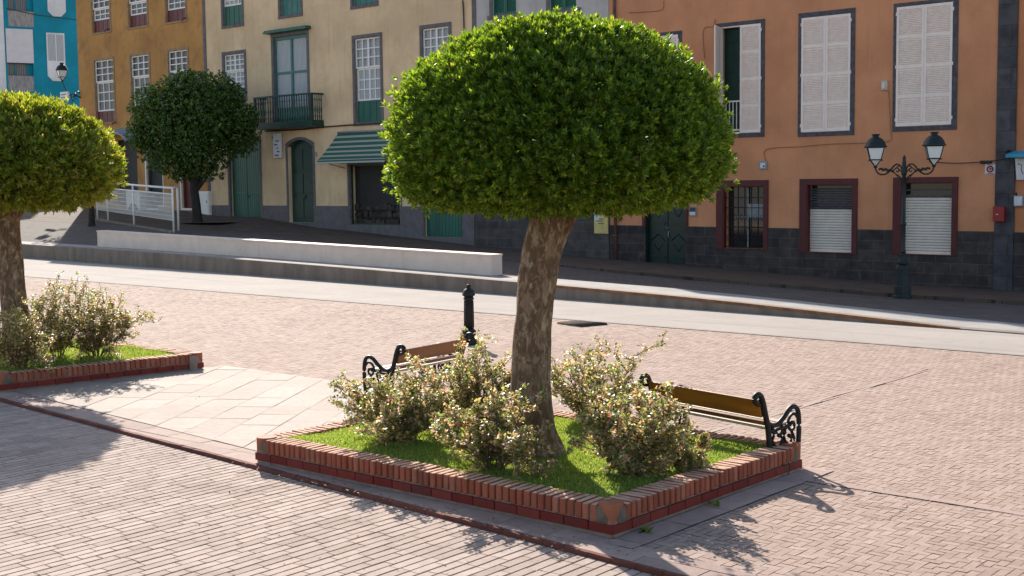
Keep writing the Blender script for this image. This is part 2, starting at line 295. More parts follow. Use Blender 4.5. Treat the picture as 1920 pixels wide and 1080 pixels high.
# ------------------------------------------------------------------ object helpers
def tag(o, label=None, cat=None, group=None, kind=None):
    if label: o['label'] = label
    if cat: o['category'] = cat
    if group: o['group'] = group
    if kind: o['kind'] = kind
    return o
def empty(name, loc, rz=0, label=None, cat=None, group=None):
    o = bpy.data.objects.new(name, None); o.empty_display_size = .2; C.objects.link(o)
    o.location = loc; o.rotation_euler = (0, 0, rz)
    return tag(o, label, cat, group)
def copy_tree(o, parent=None):
    c = o.copy(); C.objects.link(c); c.parent = parent
    for ch in [x for x in bpy.data.objects if x.parent == o]: copy_tree(ch, c)
    return c
class MB:
    def __init__(s): s.v = []; s.f = []; s.sm = []
    def add(s, vs, fs, smooth=False):
        k = len(s.v); s.v += [tuple(x) for x in vs]; s.f += [tuple(i + k for i in f) for f in fs]; s.sm += [smooth] * len(fs)
        return s
    def box(s, x0, x1, y0, y1, z0, z1):
        return s.add([(x0, y0, z0), (x1, y0, z0), (x1, y1, z0), (x0, y1, z0), (x0, y0, z1), (x1, y0, z1), (x1, y1, z1), (x0, y1, z1)],
                     [(0, 3, 2, 1), (4, 5, 6, 7), (0, 1, 5, 4), (1, 2, 6, 5), (2, 3, 7, 6), (3, 0, 4, 7)])
    def obox(s, c, hx, hy, hz, m):
        c = Vector(c); vs = [c + m @ Vector((a * hx, b * hy, d * hz)) for d in (-1, 1) for a, b in ((-1, -1), (1, -1), (1, 1), (-1, 1))]
        return s.add(vs, [(0, 3, 2, 1), (4, 5, 6, 7), (0, 1, 5, 4), (1, 2, 6, 5), (2, 3, 7, 6), (3, 0, 4, 7)])
    def quad(s, a, b, c, d): return s.add([a, b, c, d], [(0, 1, 2, 3)])
    def prism(s, pts, y0, y1):
        """polygon in x,z extruded along y"""
        n = len(pts)
        s.add([(x, y0, z) for x, z in pts] + [(x, y1, z) for x, z in pts],
              [tuple(range(n)), tuple(range(2 * n - 1, n - 1, -1))] + [(i, i + n, (i + 1) % n + n, (i + 1) % n) for i in range(n)])
        return s
    def tube(s, path, r, n=6, cap=True, smooth=True):
        path = [Vector(p) for p in path]; k = len(path)
        rs = r if isinstance(r, (list, tuple)) else [r] * k
        vs = []; ref = None
        for i, p in enumerate(path):
            t = (path[min(i + 1, k - 1)] - path[max(i - 1, 0)])
            t = t.normalized() if t.length > 1e-9 else Vector((0, 0, 1))
            if ref is None: ref = Vector((0, 0, 1)) if abs(t.z) < .9 else Vector((1, 0, 0))
            a = t.cross(ref)
            if a.length < 1e-4: a = t.cross(Vector((.3, 1, .2)))
            a.normalize(); b = t.cross(a); ref = b.cross(t) * -1 if False else ref
            for j in range(n):
                an = 2 * PI * j / n; vs.append(p + (a * math.cos(an) + b * math.sin(an)) * rs[i])
        fs = [(i * n + j, i * n + (j + 1) % n, (i + 1) * n + (j + 1) % n, (i + 1) * n + j) for i in range(k - 1) for j in range(n)]
        if cap: fs += [tuple(range(n - 1, -1, -1)), tuple(range((k - 1) * n, k * n))]
        return s.add(vs, fs, smooth)
    def lathe(s, prof, n=16, c=(0, 0, 0), smooth=True, rot=0):
        vs = [(c[0] + r * math.cos(2 * PI * j / n + rot), c[1] + r * math.sin(2 * PI * j / n + rot), c[2] + z) for r, z in prof for j in range(n)]
        k = len(prof)
        fs = [(i * n + j, i * n + (j + 1) % n, (i + 1) * n + (j + 1) % n, (i + 1) * n + j) for i in range(k - 1) for j in range(n)]
        fs += [tuple(range(n - 1, -1, -1)), tuple(range((k - 1) * n, k * n))]
        return s.add(vs, fs, smooth)
    def build(s, name, mat, parent=None, bevel=0, loc=None):
        me = bpy.data.meshes.new(name); me.from_pydata(s.v, [], s.f); me.update()
        me.polygons.foreach_set('use_smooth', s.sm)
        if isinstance(mat, str): mat = M[mat]
        me.materials.append(mat)
        o = bpy.data.objects.new(name, me); C.objects.link(o)
        if parent: o.parent = parent
        if loc: o.location = loc
        if bevel:
            b = o.modifiers.new('bevel', 'BEVEL'); b.width = bevel; b.segments = 2; b.limit_method = 'ANGLE'; b.angle_limit = math.radians(40)
        return o
def lerp(a, b, t): return a + (b - a) * t
def interp(x, pts):
    if x <= pts[0][0]:
        a, b = pts[0], pts[1]
    elif x >= pts[-1][0]:
        a, b = pts[-2], pts[-1]
    else:
        for a, b in zip(pts, pts[1:]):
            if a[0] <= x <= b[0]: break
    return a[1] + (b[1] - a[1]) * (x - a[0]) / (b[0] - a[0])
def smooth_path(pts, k=6):
    """Catmull-Rom through the points"""
    P = [Vector(p) for p in pts]; out = []
    for i in range(len(P) - 1):
        p0, p1, p2, p3 = P[max(i - 1, 0)], P[i], P[i + 1], P[min(i + 2, len(P) - 1)]
        for j in range(k):
            t = j / k
            out.append(.5 * ((2 * p1) + (p2 - p0) * t + (2 * p0 - 5 * p1 + 4 * p2 - p3) * t * t + (3 * p1 - p0 - 3 * p2 + p3) * t ** 3))
    out.append(P[-1]); return out
def clip(poly, conv):
    """Sutherland-Hodgman in 2D; conv counter-clockwise"""
    out = poly
    for i in range(len(conv)):
        a, b = conv[i], conv[(i + 1) % len(conv)]
        def side(p): return (b[0] - a[0]) * (p[1] - a[1]) - (b[1] - a[1]) * (p[0] - a[0])
        inp, out = out, []
        for j in range(len(inp)):
            p, q = inp[j], inp[(j + 1) % len(inp)]
            sp, sq = side(p), side(q)
            if sp >= 0: out.append(p)
            if (sp > 0 > sq) or (sp < 0 < sq):
                t = sp / (sp - sq); out.append((p[0] + (q[0] - p[0]) * t, p[1] + (q[1] - p[1]) * t))
        if len(out) < 3: return []
    return out
def ccw(p):
    a = sum(p[i][0] * p[(i + 1) % len(p)][1] - p[(i + 1) % len(p)][0] * p[i][1] for i in range(len(p)))
    return p if a > 0 else p[::-1]

# ------------------------------------------------------------------ street frame on the ground
AZ1 = math.radians(139.3); E1 = Vector((math.cos(AZ1), math.sin(AZ1), 0)); E2 = Vector((math.sin(AZ1), -math.cos(AZ1), 0))
FC = G(1150, 1015)
def SN(s, n, z=0): p = FC + E1 * s + E2 * n; p.z = z; return p
def toSN(p): d = Vector(p) - FC; return d.dot(E1), d.dot(E2)
def seen(p, mx=120, my=120):
    x, y = proj(p); return -mx < x < 1920 + mx and -my < y < 1080 + my

# ground under everything
g = MB(); g.quad((-300, -80, -2.2), (300, -80, -2.2), (300, 400, -2.2), (-300, 400, -2.2)); tag(g.build('ground', 'mortar_light'), kind='structure')

def herringbone(region, W, rot, gap, z, name, mat, base, tilt=.004):
    region = ccw(region); m = MB(); ca, sa = math.cos(rot), math.sin(rot)
    xs = [p[0] for p in region]; ys = [p[1] for p in region]
    cx, cy = (min(xs) + max(xs)) / 2, (min(ys) + max(ys)) / 2; rad = max(max(xs) - min(xs), max(ys) - min(ys)) * .75
    k = int(rad / W) + 2
    for i in range(-k, k):
        for j in range(-k, k):
            d = (i - j) % 4
            if d == 0: x0, x1, y0, y1 = i, i + 2, j, j + 1
            elif d == 3: x0, x1, y0, y1 = i, i + 1, j, j + 2
            else: continue
            mx, my = (x0 + x1) / 2 * W, (y0 + y1) / 2 * W
            c = (cx + mx * ca - my * sa, cy + mx * sa + my * ca)
            q = proj((c[0], c[1], z))
            if not (-90 < q[0] < 2010 and 300 < q[1] < 1170): continue
            h = gap / 2; poly = []
            for (u, v) in ((x0 * W + h, y0 * W + h), (x1 * W - h, y0 * W + h), (x1 * W - h, y1 * W - h), (x0 * W + h, y1 * W - h)):
                poly.append((cx + u * ca - v * sa, cy + u * sa + v * ca))
            poly = clip(poly, region)
            if not poly: continue
            tx, ty, tz = rnd.uniform(-1, 1) * tilt / W, rnd.uniform(-1, 1) * tilt / W, rnd.uniform(-.0008, .0008)
            m.add([(p[0], p[1], z + tz + (p[0] - c[0]) * tx + (p[1] - c[1]) * ty) for p in poly], [tuple(range(len(poly)))])
    b = MB(); b.add([(p[0], p[1], z - .0045) for p in region], [tuple(range(len(region)))]); tag(b.build(name + '_bed', base), kind='structure')
    return tag(m.build(name, mat), kind='structure')
def running(region, L, W, ang, gap, z, name, mat, base, tilt=.003, jl=0, thick=0, culled=True, gap2=None, dz=.002):
    region = ccw(region); m = MB(); ca, sa = math.cos(ang), math.sin(ang)
    pr = [(p[0] * ca + p[1] * sa, -p[0] * sa + p[1] * ca) for p in region]
    u0, u1 = min(p[0] for p in pr), max(p[0] for p in pr); v0, v1 = min(p[1] for p in pr), max(p[1] for p in pr)
    v = v0
    r = 0
    while v < v1:
        u = u0 - rnd.random() * L - (L / 2 if r % 2 else 0); r += 1
        while u < u1:
            l = L * (1 + rnd.uniform(-jl, jl))
            cu, cv = u + l / 2, v + W / 2; c = (cu * ca - cv * sa, cu * sa + cv * ca); q = proj((c[0], c[1], z))
            if not culled or (-120 < q[0] < 2040 and 300 < q[1] < 1200):
                h = gap / 2; h2 = (gap if gap2 is None else gap2) / 2; wv = rnd.uniform(-1, 1) * gap * .18
                poly = [(a * ca - b * sa, a * sa + b * ca) for a, b in ((u + h2, v + h + wv), (u + l - h2, v + h + wv), (u + l - h2, v + W - h + wv), (u + h2, v + W - h + wv))]
                poly = clip(poly, region)
                if poly:
                    tx, ty, tz = rnd.uniform(-1, 1) * tilt / L, rnd.uniform(-1, 1) * tilt / W, rnd.uniform(-dz, dz)
                    top = [(p[0], p[1], z + tz + (p[0] - c[0]) * tx + (p[1] - c[1]) * ty) for p in poly]
                    n = len(poly)
                    if thick:
                        m.add(top + [(p[0], p[1], z - thick) for p in poly], [tuple(range(n))] + [(i, i + n, (i + 1) % n + n, (i + 1) % n) for i in range(n)])
                    else: m.add(top, [tuple(range(n))])
            u += l
        v += W
    if base:
        b = MB(); b.add([(p[0], p[1], z - max(.009, thick)) for p in region], [tuple(range(len(region)))]); tag(b.build(name + '_bed', base), kind='structure')
    return tag(m.build(name, mat), kind='structure')

xy = lambda p: (p.x, p.y)
# plaza between the edging strip and the road
r1, r2 = G(1920, 668), G(60, 520); rd = (r2 - r1).normalized()
rn0, rn1 = r1 - rd * 14, r2 + rd * 14
sa, sb = G(0, 746), G(1093, 1030); sdir = (sb - sa).normalized(); snr = Vector((-sdir.y, sdir.x, 0))
def SL(k, off): return sb + sdir * k + snr * off     # the line of the red edge, off = towards the plaza
herringbone([xy(SL(12, .36)), xy(SL(-20, .36)), xy(rn1), xy(rn0)], .082, AZ1, .006, 0, 'plaza_bricks', 'herring', 'mortar_pink', .0022)
# walkway in front: courses run away from the viewer
running([xy(SL(9, -.07)), xy(SL(-17, -.07)), xy(SL(-17, -9)), xy(SL(9, -9))], .32, .112, math.radians(50.5), .022, -.03, 'walkway_bricks', 'walk', 'mortar_dark', .0012, .14, .02, True, .009, .0009)
# edging strip with its red brick edge
running([xy(SL(9, 0)), xy(SL(-17, 0)), xy(SL(-17, .37)), xy(SL(9, .37))], .62, .5, AZ1, .008, .006, 'edging_strip', 'edging', 'mortar', .003, .1, .015)
running([xy(SL(9, -.055)), xy(SL(-17, -.055)), xy(SL(-17, -.006)), xy(SL(9, -.006))], .25, .06, math.atan2(-sdir.y, -sdir.x), .006, .008, 'red_brick_edge', 'rededge', 'mortar', .002, .05, .05)
# flagstones between the two planters, and the slab band right of the near planter
sLF, nLF = toSN(G(0, 735)); sLR, nLR = toSN(G(383, 692)); sL, nL = toSN(G(478, 870)); sR, nR = toSN(G(1505, 885))
def onSL(p, off): d = Vector(p) - sb; return SL(d.dot(sdir), off)
running([xy(onSL(SN(sL - .3, 0), .375)), xy(onSL(SN(sLF, 0), .375)), xy(SN(sLR - .02, nLR + .4)), xy(SN(sL + .2, nLR + .4))], .78, .52, math.radians(82), .007, .012, 'flagstone_paving', 'slab', 'mortar_light', .0022, .3)
running([xy(SN(-.27, -.1)), xy(SN(.02, -.1)), xy(SN(.02, nR + .22)), xy(SN(-.27, nR + .22))], .7, .29, AZ1 - PI / 2, .008, .010, 'edging_strip', 'edging', 'mortar', .003, .1)
ck = MB()
def crack(p, q, w_=.0045):
    P = [SN(lerp(p[0], q[0], i / 7) + (rnd.uniform(-.02, .02) if 0 < i < 7 else 0), lerp(p[1], q[1], i / 7) + (rnd.uniform(-.02, .02) if 0 < i < 7 else 0), .008) for i in range(8)]
    for a, b in zip(P, P[1:]):
        t = (b - a).normalized(); t = Vector((-t.y, t.x, 0)) * w_ * rnd.uniform(.4, 1); ck.quad(a - t, b - t, b + t, a + t)
crack((-.36, 2.02), (-6, 2.0)); crack((-1.5, 2.02), (-1.4, 2.86), .005); crack((-3.0, 2.02), (-2.8, 2.86), .005); crack((-.9, 2.35), (-1.6, 2.45), .005); crack((-2.0, 1.7), (-3.2, 1.75), .004)
tag(ck.build('paving_joints', 'mortar'), kind='structure')
running([xy(SN(-9, 2.88)), xy(SN(-.1, 2.88)), xy(SN(-.1, 3.0)), xy(SN(-9, 3.0))], 1.0, .12, AZ1, .006, .0072, 'grey_joint_strip', 'edging', 'mortar_pink', .002, .2)
a, b = toSN(G(1300, 822)), toSN(G(1589, 750))
running([xy(SN(a[0] + .06, 3.3)), xy(SN(a[0] - .06, 3.3)), xy(SN(a[0] - .06, 11)), xy(SN(a[0] + .06, 11))], .9, .06, AZ1 - PI / 2, .010, .006, 'cross_joint_strip', 'herring', 'mortar_pink', .002, .2)
# the road and its pale margin
k1, k2 = G(1700, 611), G(262, 500); kd = (k2 - k1).normalized(); kn = Vector((-kd.y, kd.x, 0))
if kn.y < 0: kn = -kn
g = MB(); g.quad(rn0 + Vector((0, 0, .006)), k1 - kd * 16 + Vector((0, 0, .006)) + kn * .3, k2 + kd * 18 + Vector((0, 0, .006)) + kn * .3, rn1 + Vector((0, 0, .006)))
tag(g.build('road', 'road'), kind='structure')
mg = MB(); off = Vector((kn.x, kn.y, 0)) * .16; zz = Vector((0, 0, .010))
mg.quad(rn0 + zz, rn0 + off + zz, rn1 + off + zz, rn1 + zz); tag(mg.build('road_margin', 'mortar_light'), kind='structure')

# ------------------------------------------------------------------ facade plane
AZF = math.radians(138.2); DR = Vector((-math.cos(AZF), -math.sin(AZF), 0)); DN = Vector((-DR.y, DR.x, 0))   # DR: to the right, DN: into the houses
FY = 40.5; FA = Vector((ray(1700, 331).x / ray(1700, 331).y * FY, FY, 0))
def FP(x, y, out=0.0):
    """pixel to facade coordinates (u to the right, z); out = metres in front of the wall"""
    d = ray(x, y); o = FA - DN * out - Vector((0, 0, CAMH)); t = o.dot(DN) / d.dot(DN)
    p = Vector((0, 0, CAMH)) + d * t
    return (p - FA).dot(DR), p.z
def FW(u, y, z): p = FA + DR * u + DN * y; p.z = z; return p
RZF = math.atan2(DR.y, DR.x)
FBP = [(-300, 360), (0, 382), (160, 391), (345, 395), (410, 405), (489, 408), (594, 427), (651, 432), (752, 444), (887, 460), (1150, 491), (1285, 503), (1510, 522), (1679, 538), (1896, 551), (2300, 574)]
def FB(px): return FP(px, interp(px, FBP))
# kerb top heights and the strip behind
KZ = [(-300, .62), (262, .56), (938, .37), (1330, .25), (1790, .03), (2300, .02)]
S2P = [(-300, 436), (0, 450), (183, 461), (938, 517), (1042, 523), (1325, 546), (1579, 573), (1760, 592), (1900, 606), (2300, 645)]
def KB(px):
    d = ray(px, 560); d = Vector((d.x, d.y)); a = Vector((k1.x, k1.y)); kk = Vector((kd.x, kd.y))
    den = d.x * -kk.y + kk.x * d.y
    t = (a.x * -kk.y + kk.x * a.y) / den
    return Vector((d.x * t, d.y * t, 0))
def S2(px): return G(px, interp(px, S2P), interp(px, KZ))
PXS = [-300, -150, 0, 90, 183, 262, 345, 410, 489, 594, 651, 752, 887, 938, 1042, 1150, 1285, 1400, 1510, 1600, 1679, 1760, 1800, 1896, 2000, 2150, 2300]
def FBW(px): u, z = FB(px); return FW(u, 0, z)
def raise_(px): return max(0.004, min(.1, (px - 900) / 3000 + .004))
def FR(px): return interp(px, [(-300, .5), (900, .5), (1300, .36), (1527, .42), (1920, .55), (2300, .6)])
def street_p(px, t): return S2(px).lerp(FBW(px), t)
def walk_z(px, t): return street_p(px, t) + Vector((0, 0, raise_(px) if t > FR(px) else 0))
def LOFT(px, py):
    lo, hi = 0, 1
    for _ in range(40):
        m = (lo + hi) / 2
        if proj(walk_z(px, m))[1] > py: lo = m
        else: hi = m
    return walk_z(px, m)
st = MB(); wk = MB(); ks = MB(); kb = MB(); rs = MB()
for a, b in zip(PXS, PXS[1:]):
    NT = 8
    for i in range(NT):
        t0, t1 = i / NT, (i + 1) / NT
        st.quad(street_p(a, t0), street_p(b, t0), street_p(b, t1), street_p(a, t1))
    up = lambda px, t: street_p(px, t) + Vector((0, 0, raise_(px)))
    for i in range(5):
        ta = [lerp(FR(a), 1, (i + k) / 5) for k in (0, 1)]; tb = [lerp(FR(b), 1, (i + k) / 5) for k in (0, 1)]
        wk.quad(up(a, ta[0]), up(b, tb[0]), up(b, tb[1]), up(a, ta[1]))
    q0, q1 = up(a, 1), up(b, 1); wk.quad(q0, q1, q1 + DN * .4, q0 + DN * .4)
    wk.quad(street_p(a, FR(a)) - Vector((0, 0, .03)), street_p(b, FR(b)) - Vector((0, 0, .03)), up(b, FR(b)), up(a, FR(a)))
    za, zb = Vector((0, 0, interp(a, KZ))), Vector((0, 0, interp(b, KZ))); e = Vector((0, 0, .004))
    A, B = KB(a), KB(b); ins = kn * .3
    kb.quad(A - Vector((0, 0, .05)), B - Vector((0, 0, .05)), B + zb, A + za); kb.quad(A + za, B + zb, B + zb + ins, A + za + ins)
    ks.quad(A + za + ins, B + zb + ins, S2(b) + e, S2(a) + e)
    if 1040 <= a and b <= 1800:
        rs.quad(A + za - kn * .012 + Vector((0, 0, -.05)), B + zb - kn * .012 + Vector((0, 0, -.05)), B + zb - kn * .012 + Vector((0, 0, .012)), A + za - kn * .012 + Vector((0, 0, .012)))
        rs.quad(A + za - kn * .012 + Vector((0, 0, .012)), B + zb - kn * .012 + Vector((0, 0, .012)), B + zb + kn * .06 + Vector((0, 0, .012)), A + za + kn * .06 + Vector((0, 0, .012)))
tag(st.build('street', 'cobbled'), kind='structure'); tag(wk.build('pavement', 'pave_up'), kind='structure')
tag(ks.build('terrace_strip', 'strip'), kind='structure'); tag(kb.build('kerb', 'kerb'), kind='structure'); tag(rs.build('kerb_edge', 'rust'), kind='structure')
far = MB()
for (x0, x1) in ((-300, 0), (0, 200), (200, 400)):
    p0, p1 = FBW(x0), FBW(x1); far.quad(p0 - Vector((0, 0, .02)), p1 - Vector((0, 0, .02)), p1 + DN * 60 + Vector((0, 0, .6)), p0 + DN * 60 + Vector((0, 0, .6)))
tag(far.build('side_street', 'strip'), kind='structure')

# ------------------------------------------------------------------ houses
class House:
    def __init__(s, name, label, px0, px1, wallmat, top_extra=.25, cat='house', depth=8.0, ptop=0, pypx=None):
        s.u0, s.u1 = FP(px0, 200 if pypx is None else pypx)[0], FP(px1, 200 if pypx is None else pypx)[0]
        s.zt = max(FP(px0, -2)[1], FP(px1, -2)[1]) + top_extra
        s.e = empty(name, FW(s.u0, 0, 0), RZF, label, cat)
        s.open = []; s.mat = wallmat; s.W = s.u1 - s.u0; s.depth = depth
    def r(s, xl, xr, yt, yb):
        """pixel extents at the middle of each edge -> local rectangle x0,x1,z0,z1"""
        ym, xm = (yt + yb) / 2, (xl + xr) / 2
        return [FP(xl, ym)[0] - s.u0, FP(xr, ym)[0] - s.u0, FP(xm, yb)[1], FP(xm, yt)[1]]
    def pd(s, r): return 0 if r in getattr(s, 'nopad', []) else getattr(s, 'pad', 0)
    def hole(s, rc, deep=.22):
        rc = [max(rc[0], .02), min(rc[1], s.W - .02), max(rc[2], -1.8), min(rc[3], s.zt - .03)]
        s.open.append((rc, deep)); return rc
    def walls(s, extra=None, roofmat='roof'):
        m = MB(); W, zt = s.W, s.zt
        xs = sorted({0, W} | {v for (r, d) in s.open for v in r[:2]}); zs = sorted({-2.1, zt} | {v for (r, d) in s.open for v in r[2:]})
        for a, b in zip(xs, xs[1:]):
            for c, d in zip(zs, zs[1:]):
                mx, mz = (a + b) / 2, (c + d) / 2
                if any(r[0] < mx < r[1] and r[2] < mz < r[3] for r, _ in s.open): continue
                m.quad((a, 0, c), (b, 0, c), (b, 0, d), (a, 0, d))
        for r, d in s.open:
            x0, x1, z0, z1 = r
            m.quad((x0, 0, z0), (x0, 0, z1), (x0, d, z1), (x0, d, z0)); m.quad((x1, 0, z1), (x1, 0, z0), (x1, d, z0), (x1, d, z1))
            m.quad((x0, 0, z1), (x1, 0, z1), (x1, d, z1), (x0, d, z1)); m.quad((x1, 0, z0), (x0, 0, z0), (x0, d, z0), (x1, d, z0))
        D = s.depth
        m.quad((0, D, -2.1), (0, 0, -2.1), (0, 0, zt), (0, D, zt)); m.quad((W, 0, -2.1), (W, D, -2.1), (W, D, zt), (W, 0, zt)); m.quad((W, D, -2.1), (0, D, -2.1), (0, D, zt), (W, D, zt))
        if extra: extra(m)
        m.build('wall', s.mat, s.e)
        rf = MB(); rf.box(0, W, .0, D, zt, zt + .06); rf.build('roof', roofmat, s.e)
    def ring(s, r, t, name='surround', mat='surround', parent=None, y=-.035, deep=.0, bottom=True, tb=None, lin=.09):
        x0, x1, z0, z1 = r; m = MB(); tb = t if tb is None else tb
        m.box(x0 - t, x0, y, deep, z0 if not bottom else z0, z1); m.box(x1, x1 + t, y, deep, z0, z1)
        m.box(x0 - t, x1 + t, y, deep, z1, z1 + t)
        if bottom: m.box(x0 - t, x1 + t, y - .01, deep, z0 - tb, z0)
        if lin:
            m.box(x0, x0 + .012, .001, lin, z0, z1 - .012); m.box(x1 - .012, x1, .001, lin, z0, z1 - .012); m.box(x0, x1, .001, lin, z1 - .012, z1)
        return m.build(name, mat, parent or s.e, .004)
    def band(s, z1, mat, name, x0=0, x1=None, y=-.04, zb=-1.9):
        m = MB(); x1 = s.W if x1 is None else x1
        xs = sorted({x0, x1} | {v for (r, d) in s.open if r[2] < z1 for v in (r[0] - s.pd(r), r[1] + s.pd(r)) if x0 < v < x1})
        for a, b in zip(xs, xs[1:]):
            mx = (a + b) / 2; top = z1
            hit = [r for r, _ in s.open if r[0] - s.pd(r) < mx < r[1] + s.pd(r) and r[2] < z1]
            if hit:
                zz = min(r[2] for r in hit) - getattr(s, 'padz', 0)
                if zz > zb + .05: m.box(a, b, y, 0, zb, zz)
                continue
            m.box(a, b, y, 0, zb, z1)
        return m.build(name, mat, s.e)

def sash(h, r, cols, rows, frame='white_paint', pane='curtain', panel=None, panelh=0.0, surr='surround', st=.12, split=None, fw=.075, bar=.028, deep=.10, mull=False):
    """sash window filling rectangle r: upper sash proud of the lower one, optional boarded panel below"""
    r = h.hole(r); x0, x1, z0, z1 = r; zp = z0 + panelh; m = MB()
    zs = lerp(zp, z1, split) if split else None
    def sashf(a, b, c, d, y, nr):
        m.box(a, a + fw, y, y + .05, c, d); m.box(b - fw, b, y, y + .05, c, d); m.box(a + fw, b - fw, y, y + .05, c, c + fw); m.box(a + fw, b - fw, y, y + .05, d - fw, d)
        for i in range(1, cols):
            x = lerp(a + fw, b - fw, i / cols); w_ = bar * (1.9 if mull and i * 2 == cols else 1); m.box(x - w_, x + w_, y + .008, y + .04, c + fw, d - fw)
        for j in range(1, nr):
            z = lerp(c + fw, d - fw, j / nr); m.box(a + fw, b - fw, y + .012, y + .036, z - bar, z + bar)
    if zs:
        sashf(x0, x1, zs, z1, deep - .05, rows); sashf(x0 + .05, x1 - .05, zp, zs, deep, rows)
    else: sashf(x0, x1, zp, z1, deep, rows)
    wn = m.build('window', frame, h.e)
    g = MB(); g.quad((x0, deep + .045, zp), (x1, deep + .045, zp), (x1, deep + .045, z1), (x0, deep + .045, z1)); g.build('pane', pane, wn)
    if panelh:
        p = MB(); p.box(x0, x1, deep + .02, deep + .06, z0, zp - .005); k = 4
        for i in range(k): p.box(lerp(x0, x1, i / k) + .02, lerp(x0, x1, (i + 1) / k) - .02, deep + .005, deep + .02, z0 + .05, zp - .06)
        p.build('lower_panel', panel, wn)
    if surr: h.ring(r, st, 'surround', surr, wn)
    return wn

def plank_door(h, r, mat='green', surr='surround', st=.13, name='door', leaves=2, bottom=False):
    r = h.hole(r, .25); x0, x1, z0, z1 = r; m = MB(); m.box(x0, x1, .17, .23, z0, z1)
    for l in range(leaves):
        a, b = lerp(x0, x1, l / leaves) + .03, lerp(x0, x1, (l + 1) / leaves) - .03
        k = max(2, int((b - a) / .16))
        for i in range(k): m.box(lerp(a, b, i / k) + .006, lerp(a, b, (i + 1) / k) - .006, .155, .17, z0 + .03, z1 - .03)
        m.box(a, b, .14, .155, lerp(z0, z1, .30), lerp(z0, z1, .30) + .12)
    d = m.build(name, mat, h.e, .004)
    k = MB(); k.lathe([(.0, 0), (.035, .0), (.03, .03), (.0, .04)], 8); o = k.build('handle', 'black', d); o.location = (lerp(x0, x1, .53), .14, z0 + 1.05); o.rotation_euler = (PI / 2, 0, 0)
    if surr: h.ring(r, st, 'surround', surr, d, bottom=bottom)
    return d

def shutter_leaf(w_, hgt, npan=4, slat=.055, mat='shutter_white', parent=None, st=.075):
    m = MB(); t = .022
    m.box(0, st, -t, t, 0, hgt); m.box(w_ - st, w_, -t, t, 0, hgt)
    rails = [0] + [hgt * i / npan for i in range(1, npan)] + [hgt]; rl = .06
    for i, z in enumerate(rails):
        a, b = (z, z + rl * 1.6) if i == 0 else ((z - rl * 1.4, z) if i == npan else (z - rl, z + rl)); m.box(st, w_ - st, -t + .002, t - .002, a, b)
    for i in range(npan):
        a, b = rails[i] + rl * 1.3, rails[i + 1] - rl * 1.2; z = a + .02
        while z < b:
            m.add([(st, -.016, z - .018), (w_ - st, -.016, z - .018), (w_ - st, .012, z + .022), (st, .012, z + .022)], [(0, 1, 2, 3)])
            m.add([(st, -.016, z - .018), (w_ - st, -.016, z - .018), (w_ - st, -.016, z - .008), (st, -.016, z - .008)], [(0, 1, 2, 3)])
            z += slat
    m.box(st, w_ - st, .014, .018, .05, hgt - .05)
    return m.build('shutter_leaf', mat, parent)

def dial(name, mat, e, **k): pass

# ---- salmon house
H1 = House('terracotta_house', 'long terracotta house with white louvred shutters, dark red ground-floor frames and black stone plinth', 1143, 1906, 'salmon', 6.6)  # unseen upper wall raised so its shade reaches the kerb
H1.pad = 0; pf = FP(1500, 428)[1]
def upper_shutters(h, outer, inner, closed=(1, 1)):
    ro = h.r(*outer); ri = h.hole(h.r(*inner), .3); x0, x1, z0, z1 = ri
    m = MB(); f = .05
    m.box(x0, x0 + f, .02, .12, z0, z1); m.box(x1 - f, x1, .02, .12, z0, z1); m.box(x0 + f, x1 - f, .02, .12, z1 - f, z1); m.box(x0 + f, x1 - f, .02, .12, z0, z0 + f)
    wn = m.build('window', 'shutter_white', h.e)
    s = MB(); t = .003
    s.box(ro[0], x0, -.03, .0, ro[2], ro[3]); s.box(x1, ro[1], -.03, .0, ro[2], ro[3]); s.box(x0, x1, -.03, .0, ro[2], z0); s.box(x0, x1, -.03, .0, z1, ro[3])
    s.build('surround', 'surround_dark', wn, .006)
    bk = MB(); bk.quad((x0, .29, z0), (x1, .29, z0), (x1, .29, z1), (x0, .29, z1)); bk.build('inner_door', 'green_dark', wn)
    xm = (x0 + x1) / 2
    for i, c in enumerate(closed):
        w_ = xm - x0 - .006
        l = shutter_leaf(w_, z1 - z0 - .03, parent=wn)
        if i == 0:
            l.location = (x0 + .003, -.012, z0 + .015)
            if not c: l.rotation_euler = (0, 0, -math.radians(70)); l.location = (x0 + .02, -.035, z0 + .015)
        else: l.location = (xm + .003, -.012, z0 + .015)
    for xx in (x0 - .02, x1 + .005):
        for k in (.06, .5, .94): hg = MB(); hg.box(xx, xx + .03, -.05, -.0301, lerp(z0, z1, k) - .05, lerp(z0, z1, k) + .05); hg.build('hinge', 'shutter_white', wn)
    return wn, ri
upper_shutters(H1, (1184, 1279, 62, 262), (1190, 1272, 68, 252))
wn, ri = upper_shutters(H1, (1343, 1434, 40, 258), (1350, 1427, 47, 250), (0, 1))
b = MB(); x0, x1, z0, z1 = ri; xm = (x0 + x1) / 2; zr = FP(1385, 188)[1]
b.box(x0 + .05, xm, .03, .07, zr - .05, zr); b.box(x0 + .05, xm, .03, .07, z0 + .1, z0 + .15)
for i in range(6): xx = lerp(x0 + .07, xm - .03, i / 5); b.box(xx - .012, xx + .012, .04, .064, z0 + .15, zr - .05)
b.build('balcony_rail', 'white_paint', wn)
upper_shutters(H1, (1497, 1603, 20, 255), (1503, 1595, 29, 247))
upper_shutters(H1, (1675, 1796, 1, 245), (1681, 1786, 8, 236))
